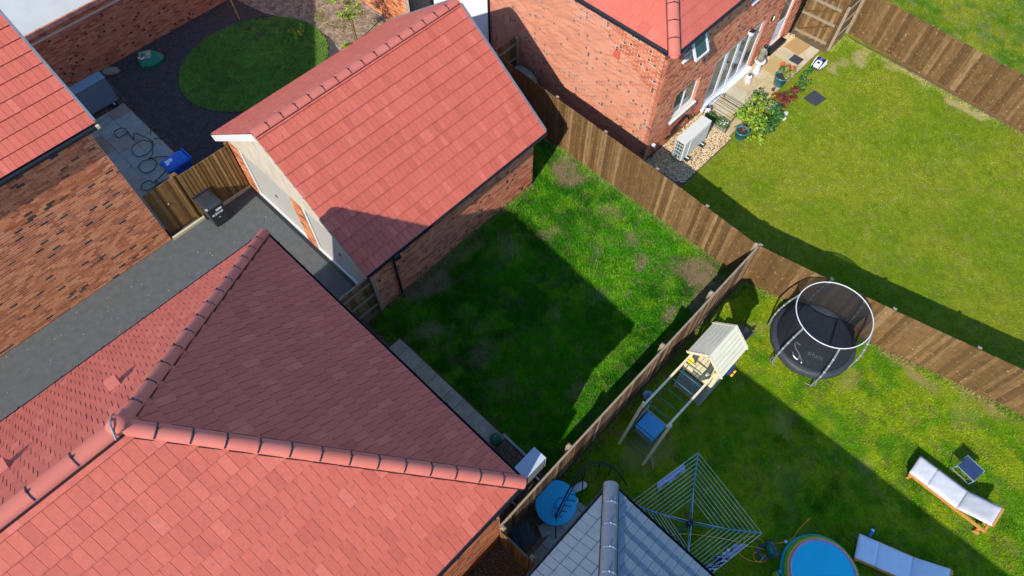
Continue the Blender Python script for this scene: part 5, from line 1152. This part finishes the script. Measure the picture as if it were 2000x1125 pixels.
for x in (8.115, 9.2):
    gbm = MB(); gbm.prism([(x, .82, ze+.0), (x, 1.73, ze+.0), (x, 1.73, ze+.1), (x, yr, zr_-.01), (x, .82, ze+.1)], (.02, 0, 0)); 
    for s_, ye in ((1, 1.79), (-1, .76)): MB().beam((x-.012, yr, zr_-.02), (x-.012, ye, ze-.02), .02, .08).build('bargeboard', 'tower_wood', pf)
for y, lab in ((1.68, 0), (.95, 1)):
    MB().beam((8.2, y, 2.02), (6.28, y+.03, 2.02), .05, .09).build('beam', 'tower_wood', pf)
for i in range(6): bolt_tube('rung', [(7.98-i*.3, .96, 1.99), (7.98-i*.3, 1.7, 1.99)], .016, 'green_bar', pf, 6)
for y in (1.74, .94): MB().beam((6.36, y, 2.1), (5.86, y, .0), .07, .05).build('ladder_side', 'tower_wood', pf)
for i in range(4):
    t = .16+i*.14; x = 5.86+.5*t; bolt_tube('rung', [(x, .9, 2.1*t), (x, 1.78, 2.1*t)], .015, 'green_bar', pf, 6)
for y, yy in ((1.74, 2.04), (.94, .68)): MB().beam((6.05, y, .5), (5.97, yy, .0), .05, .03).build('brace', 'rail_grey', pf)
mb = MB(); 
for i in range(9):
    t0, t1 = i/9, (i+1)/9; zz = lambda t: .18+1.1*(1-t)**1.15; xx = lambda t: 9.22+1.72*t
    for (ya, yb, za) in ((1.03, 1.41, 0), (1.01, 1.035, .1), (1.405, 1.43, .1)):
        mb.prism([(xx(t0), ya, zz(t0)), (xx(t0), yb, zz(t0)), (xx(t0), yb, zz(t0)+.02+za), (xx(t0), ya, zz(t0)+.02+za)], (xx(t1)-xx(t0), 0, zz(t1)-zz(t0)))
mb.build('slide', 'slide_grey', pf); MB().box(10.55, 10.9, 1.05, 1.4, 0, .15).build('slide_foot', 'slide_grey', pf)
MB().lathe([(.03, 0), (.1, .01), (.1, .03), (.03, .04)], (8.16, 1.62, 1.86), 14, axis=(-1, 0, .5)).build('steering_wheel', 'yellow_plastic', pf)
bn = MB().box(8.62, 8.86, .7, .83, 1.55, 1.68).build('binoculars', 'navy_mesh', pf); 
for x in (8.68, 8.8): MB().lathe([(.05, 0), (.055, .05)], (x, .68, 1.6), 10, axis=(0, -1, -.1)).build('eyepiece', 'orange_plastic', bn)
for i in range(4): MB().box(8.16+.22*i, 8.2+.22*i, .828, .838, 1.3-.05*i, 1.42-.05*i).build('climbing_hold', 'green_bar', pf)
# blue topped play bench under the monkey bars
mk = thing('play_bench', 'low wooden play bench with a blue lid under the monkey bars', 'play bench', (6.65, 1.4, 0), 0)
MB().box(-.27, .27, -.27, .27, .1, .4).build('box', 'tower_grey', mk); MB().box(-.28, .28, -.29, .29, .4, .44).build('lid', 'blue_board', mk)
MB().prism([(-.32, .34, .1), (.32, .34, .1), (.36, .34, .95), (-.1, .34, .6)], (0, .02, 0)).build('back_panel', 'tower_grey', mk)
MB().box(.29, .33, -.3, .34, .3, .42).build('rail', 'tower_grey', mk)
for x in (-.26, .26):
    for y in (-.26, .26): MB().box(x-.02, x+.02, y-.02, y+.02, 0, .1).build('leg', 'tower_grey', mk)
bk = thing('bucket', 'pale plastic bucket on the grass by the monkey bars', 'bucket', (7.35, 2.0, .02), 0)
MB().lathe([(.09, 0), (.13, .24), (.135, .25), (.12, .25), (.08, .02)], n=16).build('pail', 'cloth_lilac', bk, smooth=True); bolt_tube('handle', [(.13*math.cos(t), .13*math.sin(t)*.3+.02, .25+.02*math.sin(t)) for t in np.linspace(0, math.pi, 9)], .005, 'steel', bk)

# --- patio of the grey roofed house: gravel, slabs, disc, black frame, pallet
dpat = MB().prism([(1.96, .6, -.1), (4.0, .6, -.1), (4.06, 1.2, -.1), (4.02, 1.62, -.1), (1.96, 1.62, -.1)], (0, 0, .1)).build('patio', 'mortar_dark'); dpat['kind'] = 'structure'; dpat['label'] = 'slab path beside the grey roofed house'
for i, x in enumerate((2.0, 2.62, 3.24)): MB().box(x, x+.6, .9, 1.5, 0, .035, random.random()).build('paving_slab', 'slab_grey', dpat)
MB().prism([(3.86, .9, 0), (4.05, 1.14, 0), (4.0, 1.56, 0), (3.86, 1.5, 0)], (0, 0, .03), .7).build('paving_slab', 'slab_grey', dpat)
pebbles('gravel', [(1.98, 1.5), (4.0, 1.55), (3.9, 2.22), (1.98, 2.22)], 'pebble_brown', 1800, 19, label='brown gravel under the blue disc')
pebbles('gravel', [(-.8, .5), (1.86, .5), (1.86, 2.26), (-.8, 2.26)], 'pebble_brown', 1600, 29, size=.02, label='brown gravel at the foot of the sunlit wall beside the small gate')
sheet('gravel_bed', [(-6, -.5), (1.9, -.5), (1.9, 2.29), (-6, 2.29)], .002, 'earth', 'bare earth under the brown gravel at the bottom')
tag(MB().prism([(2.85, 1.86, .02), (3.2, 1.7, .02), (3.12, 1.4, .02), (2.72, 1.6, .02)], (0, 0, .035)).build('loose_slab', 'slab_grey'), 'loose grey slab lying on the gravel below the blue disc', 'slab')
bds = thing('plastic_disc', 'round blue plastic disc leaning against the narrow fence', 'disc', (3.5, 1.88, .40), 0)
bds.rotation_euler = (R(24), R(-6), R(6)); MB().lathe([(.02, .012), (.46, .0), (.535, .02), (.545, .05), (.52, .06), (.2, .075), (.05, .1), (.0, .105)], n=40).build('shell', 'blue_plastic', bds, smooth=True)
bolt_tube('grip', [(.16*math.cos(t)+.05, .1*math.sin(t)-.06, .1) for t in np.linspace(0, 4, 9)], .008, 'bin_blue', bds)
cfr = thing('hanging_chair_frame', 'black curved metal frame of a hanging seat lying by the patio', 'seat frame', (3.9, 1.5, 0), None)
arc = smooth_path([(3.25, 1.66, .35), (3.5, 1.72, .7), (3.95, 1.82, 1.0), (4.38, 1.88, 1.1), (4.68, 1.80, 1.05), (4.93, 1.58, .95), (5.02, 1.34, .85), (5.06, 1.08, .6), (5.1, .88, .2)], 5)
bolt_tube('rail', arc, .021, 'black_metal', cfr, 7); bolt_tube('rail', [p+Vector((.0, -.06, -.09)) for p in arc[2:-3]], .012, 'black_metal', cfr, 6)
for p in (arc[17], arc[23], arc[28], arc[34]): bolt_tube('leg', [p, Vector((p.x+.03, p.y-.05, .02))], .013, 'black_metal', cfr, 6)
bolt_tube('post', smooth_path([(4.35, 1.83, 1.05), (4.2, 1.62, .5), (4.0, 1.5, .05)], 4), .016, 'black_metal', cfr, 6); bolt_tube('post', smooth_path([(3.3, 1.66, .4), (3.1, 1.5, .2), (2.95, 1.34, .04)], 4), .016, 'black_metal', cfr, 6)
for k in range(5): bolt_tube('spring_bar', [(3.25+.14*k, 1.62+.02*k, .5+.09*k), (3.5+.14*k, 1.48+.02*k, .12+.05*k)], .009, 'black_metal', cfr, 5)
for i, (x, y, a, lab) in enumerate([(4.25, 1.75, -.35, 'white rounded plastic paddle on the grass edge beyond the blue disc'), (3.8, 1.6, .0, 'white rounded plastic paddle lying on the gravel under the black frame')]):
    t = thing('plastic_paddle', lab, 'paddle', (x, y, .06), a, 'white plastic paddles')
    loft([(-.22, .05, 0, .05), (-.1, .09, 0, .06), (.1, .1, 0, .07), (.19, .08, .0, .06), (.23, .03, .01, .05)], 'blade', 'white_paint', t)
pal = thing('slatted_duckboard', 'dark slatted duckboard propped on the gravel corner', 'duckboard', (2.42, 1.98, .12), 0); pal.rotation_euler = (R(8), R(-10), R(-32))
for i in range(9): MB().box(-.24, .24, -.27+i*.06, -.235+i*.06, .02, .04).build('slat', 'slide_grey', pal)
for x in (-.2, 0, .2): MB().box(x-.02, x+.02, -.27, .27, 0, .02).build('bearer', 'reel_grey', pal)

# --- rotary airer and washing
AX, AY, AZ = 5.02, -.735, 1.8
ra = thing('rotary_airer', 'blue rotary washing line opened over the shaded lawn', 'rotary airer', (AX, AY, 0), 0)
bolt_tube('post', [(0, 0, 0), (0, 0, 1.84)], .024, 'airer_blue', ra, 8)
tips = [Vector((p[0]-AX, p[1]-AY, AZ+.12)) for p in ((6.37, .09), (5.88, -2.0), (4.33, -1.22), (4.37, .48))]
tips[2] = Vector((-1.28, -.80, 1.92)); tips[0] = Vector((1.32, .82, 1.92)); tips[3] = Vector((-.68, 1.24, 1.92)); tips[1] = Vector((.83, -1.26, 1.92))
tips = [Vector((p.x, p.y, 1.92)) for p in tips]
hub = Vector((0, 0, 1.5)); MB().lathe([(.03, 1.42), (.07, 1.45), (.07, 1.52), (.03, 1.56)], n=12).build('hub', 'black_plastic', ra); MB().lathe([(.03, 1.76), (.05, 1.78), (.05, 1.84), (.02, 1.86)], n=12).build('top_hub', 'black_plastic', ra)
for t in tips:
    bolt_tube('arm', [hub, t], .014, 'airer_blue', ra, 6); bolt_tube('stay', [Vector((0, 0, 1.8)), hub.lerp(t, .55)], .009, 'steel', ra, 6)
for k in range(10):
    s_ = .36+.64*k/9; loop_ = [hub.lerp(t, s_) for t in tips]
    for i in range(4): bolt_tube('line', [loop_[i], loop_[(i+1) % 4]], .0045, 'line_cord', ra, 4)
def cloth(name, label, p, q, drop, m, group=None, wid=.0, seed=1, rows=6, cols_=10, sway=.05, taper=1):
    """a cloth pegged over a line from p to q hanging down"""
    p, q = Vector(p), Vector(q); d = (q-p); n_ = Vector((-d.y, d.x, 0)).normalized(); rnd = random.Random(seed); v = []; ph = rnd.uniform(0, 6)
    for j in range(rows+1):
        for i in range(cols_+1):
            u = i/cols_; w = j/rows; sag = .05*math.sin(math.pi*u); c = p+d*u; k = 1-(1-taper)*abs(u-.5)*2*w
            v.append(c+n_*(sway*w*math.sin(ph+u*13)+wid*w)+Vector((0, 0, -drop*w*k-sag)))
    f = [(j*(cols_+1)+i, j*(cols_+1)+i+1, (j+1)*(cols_+1)+i+1, (j+1)*(cols_+1)+i) for j in range(rows) for i in range(cols_)]
    mb = MB(); mb.add(v, f)
    if m == 'stripe': mb.R = [((k*7) % 10)/10 for k in range(len(f))]
    o = mb.build(name, m, smooth=True); md = o.modifiers.new('s', 'SOLIDIFY'); md.thickness = .006; tag(o, label, 'laundry', group); return o
W0 = Vector((AX, AY, 0)); T = [W0+t for t in tips]; H0 = W0+hub
L = lambda i, j, s_, u: H0.lerp(T[i], s_).lerp(H0.lerp(T[j], s_), u)
cloth('pillowcase', 'lilac cloth pegged on the outer line nearest the fence', L(0, 3, 1.0, .22), L(0, 3, 1.0, .62), .22, 'cloth_lilac', wid=.12, seed=3, sway=.025)
cloth('sheet_cloth', 'pale folded cloth hanging on the outer line by the hose reel', L(1, 2, 1.0, .20), L(1, 2, 1.0, .45), .34, 'cloth_lilac', wid=-.12, seed=4)
cloth('striped_towel', 'blue and white patterned towel on the outer line', L(1, 2, 1.0, .45), L(1, 2, 1.0, .78), .42, 'stripe', wid=-.18, seed=5, rows=9, cols_=16)
cloth('small_towel', 'small patterned cloth on the second line beside the towel', L(1, 2, .86, .68), L(1, 2, .86, .82), .25, 'stripe', wid=-.05, seed=6)
cloth('green_cloth', 'small dark green cloth on the second line', L(1, 2, .86, .5), L(1, 2, .86, .6), .16, 'glaze_teal', wid=-.03, seed=7)
for i, u in enumerate((.36, .43)): 
    o = tag(MB().sphere(L(1, 2, .86, u)+Vector((0, 0, -.06)), .035, .035, .05).build('peg_bundle', 'cloth_blue_and_shaded'), ['pale blue bundle on the second line nearest the hose reel', 'pale blue bundle on the second line next to the green cloth'][i], 'laundry')
# --- hose reel and yellow hose
hr = thing('hose_reel', 'green drum hose reel in a grey stand by the paddling pool', 'hose reel', (6.28, -2.55, 0), R(-30))
for s_ in (1, -1): MB().box(-.2, .2, s_*.15-.02, s_*.15+.02, .0, .05).build('foot', 'reel_grey', hr); MB().beam((-.16, s_*.15, .04), (.0, s_*.15, .36), .04, .03).build('side_frame', 'reel_grey', hr); MB().beam((.16, s_*.15, .04), (.0, s_*.15, .36), .04, .03).build('side_frame', 'reel_grey', hr)
MB().box(.16, .22, -.17, .17, .02, .08).build('cross_bar', 'reel_grey', hr); MB().box(-.22, -.16, -.17, .17, .02, .08).build('cross_bar', 'reel_grey', hr)
MB().lathe([(.15, -.12), (.15, -.11), (.08, -.1), (.08, .1), (.15, .11), (.15, .12)], (0, 0, .24), 18, axis=(0, 1, 0)).build('drum', 'reel_green', hr)
hp = smooth_path([(4.7, -.45, .03), (4.87, -.58, .03), (5.26, -.91, .03), (5.7, -1.5, .03), (5.94, -1.87, .03), (6.01, -2.07, .03), (6.12, -2.0, .03), (6.28, -2.06, .03), (6.39, -2.27, .05), (6.3, -2.45, .2)], 5)
MB_h = MB().tube(hp, .013, 6); MB_h.tube(smooth_path([(6.25, -2.5, .15), (6.14, -2.26, .05), (6.05, -2.15, .04), (5.95, -2.02, .04), (5.89, -1.94, .04), (5.84, -2.02, .04), (5.77, -2.10, .03), (5.79, -2.32, .03), (5.91, -2.52, .03), (6.03, -2.63, .03), (6.14, -2.63, .04), (6.12, -2.42, .04), (6.01, -2.35, .05), (5.92, -2.42, .04), (5.95, -2.55, .04), (6.2, -2.56, .12)], 5), .013, 6)
tag(MB_h.build('hose', 'hose_yellow', smooth=True), 'yellow hose looping from under the airer to the hose reel', 'hose')
o = thing('hose', 'yellow hose end with nozzle curling past the paddling pool', 'hose', (7, -2.7, 0), None)
bolt_tube('tube', smooth_path([(6.34, -2.5, .2), (6.50, -2.56, .03), (6.77, -2.75, .03), (6.96, -2.84, .03), (7.28, -2.84, .03), (7.57, -2.87, .03)], 6), .013, 'hose_yellow', o)
MB().tube([(7.56, -2.87, .03), (7.68, -2.89, .035)], [.02, .016], 8).build('nozzle', 'orange_plastic', o); MB().lathe([(.03, -.02), (.045, 0), (.03, .03)], (6.78, -2.76, .05), 10).build('connector', 'cloth_blue_and_shaded', o)
# --- paddling pool
PX, PY = 6.68, -3.76
ppl = thing('paddling_pool', 'round rainbow coloured inflatable pool filled with water', 'paddling pool', (PX, PY, 0), 0); N = 56
def ring(R0, z, r, m, name, seg=None):
    v = []; K = 8
    for i in range(N):
        t = 2*math.pi*i/N; pinch = 1-.05*(1 if i % 4 == 0 else 0); rr_ = r*pinch
        for k in range(K): a = 2*math.pi*k/K; v.append(((R0+rr_*math.cos(a))*math.cos(t), (R0+rr_*math.cos(a))*math.sin(t), z+rr_*math.sin(a)*.9))
    MB().add(v, [(i*K+k, i*K+(k+1) % K, ((i+1) % N)*K+(k+1) % K, ((i+1) % N)*K+k) for i in range(N) for k in range(K)]).build(name, m, ppl, smooth=True)
ring(.875, .07, .075, 'pool_teal', 'ring'); ring(.83, .17, .07, 'pool_lime', 'ring'); ring(.795, .245, .045, 'pool_orange', 'ring'); ring(.765, .3, .026, 'pool_pink', 'ring')
MB().lathe([(.01, .03), (.78, .035), (.74, .3)], n=40).build('liner', 'pool_blue', ppl, smooth=True)
MB().lathe([(.0, .19), (.735, .2)], n=48).build('water', 'pool_water', ppl)
fl = thing('pool_float', 'small lime and blue toy beside the paddling pool at the bottom edge', 'toy', (5.95, -3.0, .08), 0)
MB().sphere((0, 0, 0), .13, .1, .07).build('body', 'leaf_lime', fl, smooth=True); MB().sphere((.12, -.02, .05), .06).build('head', 'blue_plastic', fl, smooth=True)
# --- sun loungers: own frame, head towards -y, width along x
def lounger(label, loc, rz, cl_, back=.45, L1=.42, L2=.80, L3=.77, Wd=.6):
    t = thing('sun_lounger', label, 'sun lounger', loc, rz, 'sun loungers on the lawn'); z = .30
    y1, y2, y3 = -L1, -L1-L2, -L1-L2-L3*math.cos(back); zb_ = z+L3*math.sin(back)
    for x in (0, Wd): MB().box(x-.025+.0, x+.025, -2.0, .03, z-.07, z).build('side_rail', 'teak', t)
    for y in (.0, -.45, -.9, -1.3, -1.97): MB().box(.02, Wd-.02, y-.03, y+.03, z-.05, z-.01).build('slat', 'teak', t)
    for x in (.02, Wd-.02): 
        for y in (-.05, -1.88): MB().box(x-.03, x+.03, y-.03, y+.03, 0, z-.02).build('leg', 'teak', t)
    for x in (.05, Wd-.05): MB().beam((x, y2+.03, z+.0), (x, y3, zb_), .04, .05).build('back_rail', 'teak', t); 
    MB().box(.02, Wd-.02, y3-.04, y3+.01, zb_-.03, zb_+.04).build('head_rail', 'teak', t)
    for x in (.15, .43): MB().beam((x, -1.92, .26), (x, y3+.25, zb_-.1), .03, .03).build('back_prop', 'teak', t)
    for x in (-.05, Wd+.05): MB().lathe([(.02, -.02), (.07, -.02), (.07, .02), (.02, .02)], (x, -1.9, .07), 12, axis=(1, 0, 0)).build('wheel', 'teak', t)
    secs = [(0.05, -L1, z, z), (-L1, -L1-L2, z, z), (-L1-L2, y3, z, zb_)]
    for i, (ya, yb, za, zb2) in enumerate(secs):
        nn = 12; v = []; rnd = random.Random(i+3); th = .06
        mb = MB(); M_ = 8; g = .0
        pa, pb2 = Vector((0, ya-g, za)), Vector((0, yb+g, zb2)); up_ = Vector((0, -(zb2-za), 0)) ; dd = (pb2-pa).normalized(); up_ = Vector((1, 0, 0)).cross(dd); up_ = up_ if up_.z > 0 else -up_
        for a in range(nn+1):
            for b in range(M_+1):
                u_, w_2 = a/nn, b/M_; edge = min(u_, 1-u_, w_2, 1-w_2); hh = th*(.55+.45*min(1, edge*9))+.004*(math.sin(a*1.9+b*.9+i)+.7*math.sin(a*.8-b*1.7+2*i))*(1 if edge > 0 else 0)
                v.append(pa.lerp(pb2, u_)+Vector((.005+w_2*(Wd-.01), 0, 0))+up_*hh)
        top = (nn+1)*(M_+1)
        for q_ in list(v): pass
        for a in range(nn+1):
            for b in range(M_+1): v.append(pa.lerp(pb2, a/nn)+Vector((.005+b/M_*(Wd-.01), 0, 0))+up_*.008)
        ix = lambda a, b, o=0: o+a*(M_+1)+b
        f = [(ix(a, b), ix(a, b+1), ix(a+1, b+1), ix(a+1, b)) for a in range(nn) for b in range(M_)]
        for a in range(nn): f += [(ix(a, 0), ix(a+1, 0), ix(a+1, 0, top), ix(a, 0, top)), (ix(a+1, M_), ix(a, M_), ix(a, M_, top), ix(a+1, M_, top))]
        for b in range(M_): f += [(ix(0, b+1), ix(0, b), ix(0, b, top), ix(0, b+1, top)), (ix(nn, b), ix(nn, b+1), ix(nn, b+1, top), ix(nn, b, top))]
        mb.add(v, f).build('cushion', cl_, t, smooth=True)
    return t
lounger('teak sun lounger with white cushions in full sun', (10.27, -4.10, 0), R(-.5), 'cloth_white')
lounger('sun lounger with white cushions tinted pale blue for the shade', (7.52, -4.14, 0), R(19), 'cloth_blue_and_shaded', back=.36)  # bluish shade is put into the cushion colour here
tb = thing('side_table', 'small square blue topped garden table by the white lounger', 'table', (11.38, -5.1, 0), R(-10))
MB().box(-.2, .2, -.23, .23, .42, .435).build('top', 'navy_mesh', tb)
fr_ = MB(); fr_.tube([(-.22, -.25, .425), (.22, -.25, .425), (.22, .25, .425), (-.22, .25, .425)], .011, 6, closed=True); fr_.build('frame', 'alu_blue', tb)
for x in (-.21, .21):
    for y in (-.24, .24): bolt_tube('leg', [(x, y, .42), (x*1.05, y*1.05, 0)], .011, 'alu_blue', tb)
MB().tube([(-.2, -.22, .15), (-.2, .22, .15)], .008, 5).build('stretcher', 'alu_blue', tb)
bt = thing('water_bottle', 'blue drinks bottle lying on grass beside the shaded lounger', 'bottle', (8.44, -4.16, .05), 0); bt.rotation_euler = (0, R(90), R(2))
MB().lathe([(.035, -.15), (.042, -.13), (.042, .05), (.035, .1)], n=14).build('body', 'bottle_blue', bt, smooth=True); MB().lathe([(.043, .02), (.043, .07)], n=14).build('band', 'label_white', bt); MB().lathe([(.033, .1), (.03, .14), (.012, .16), (.012, .19)], n=12).build('cap', 'navy_mesh', bt, smooth=True)
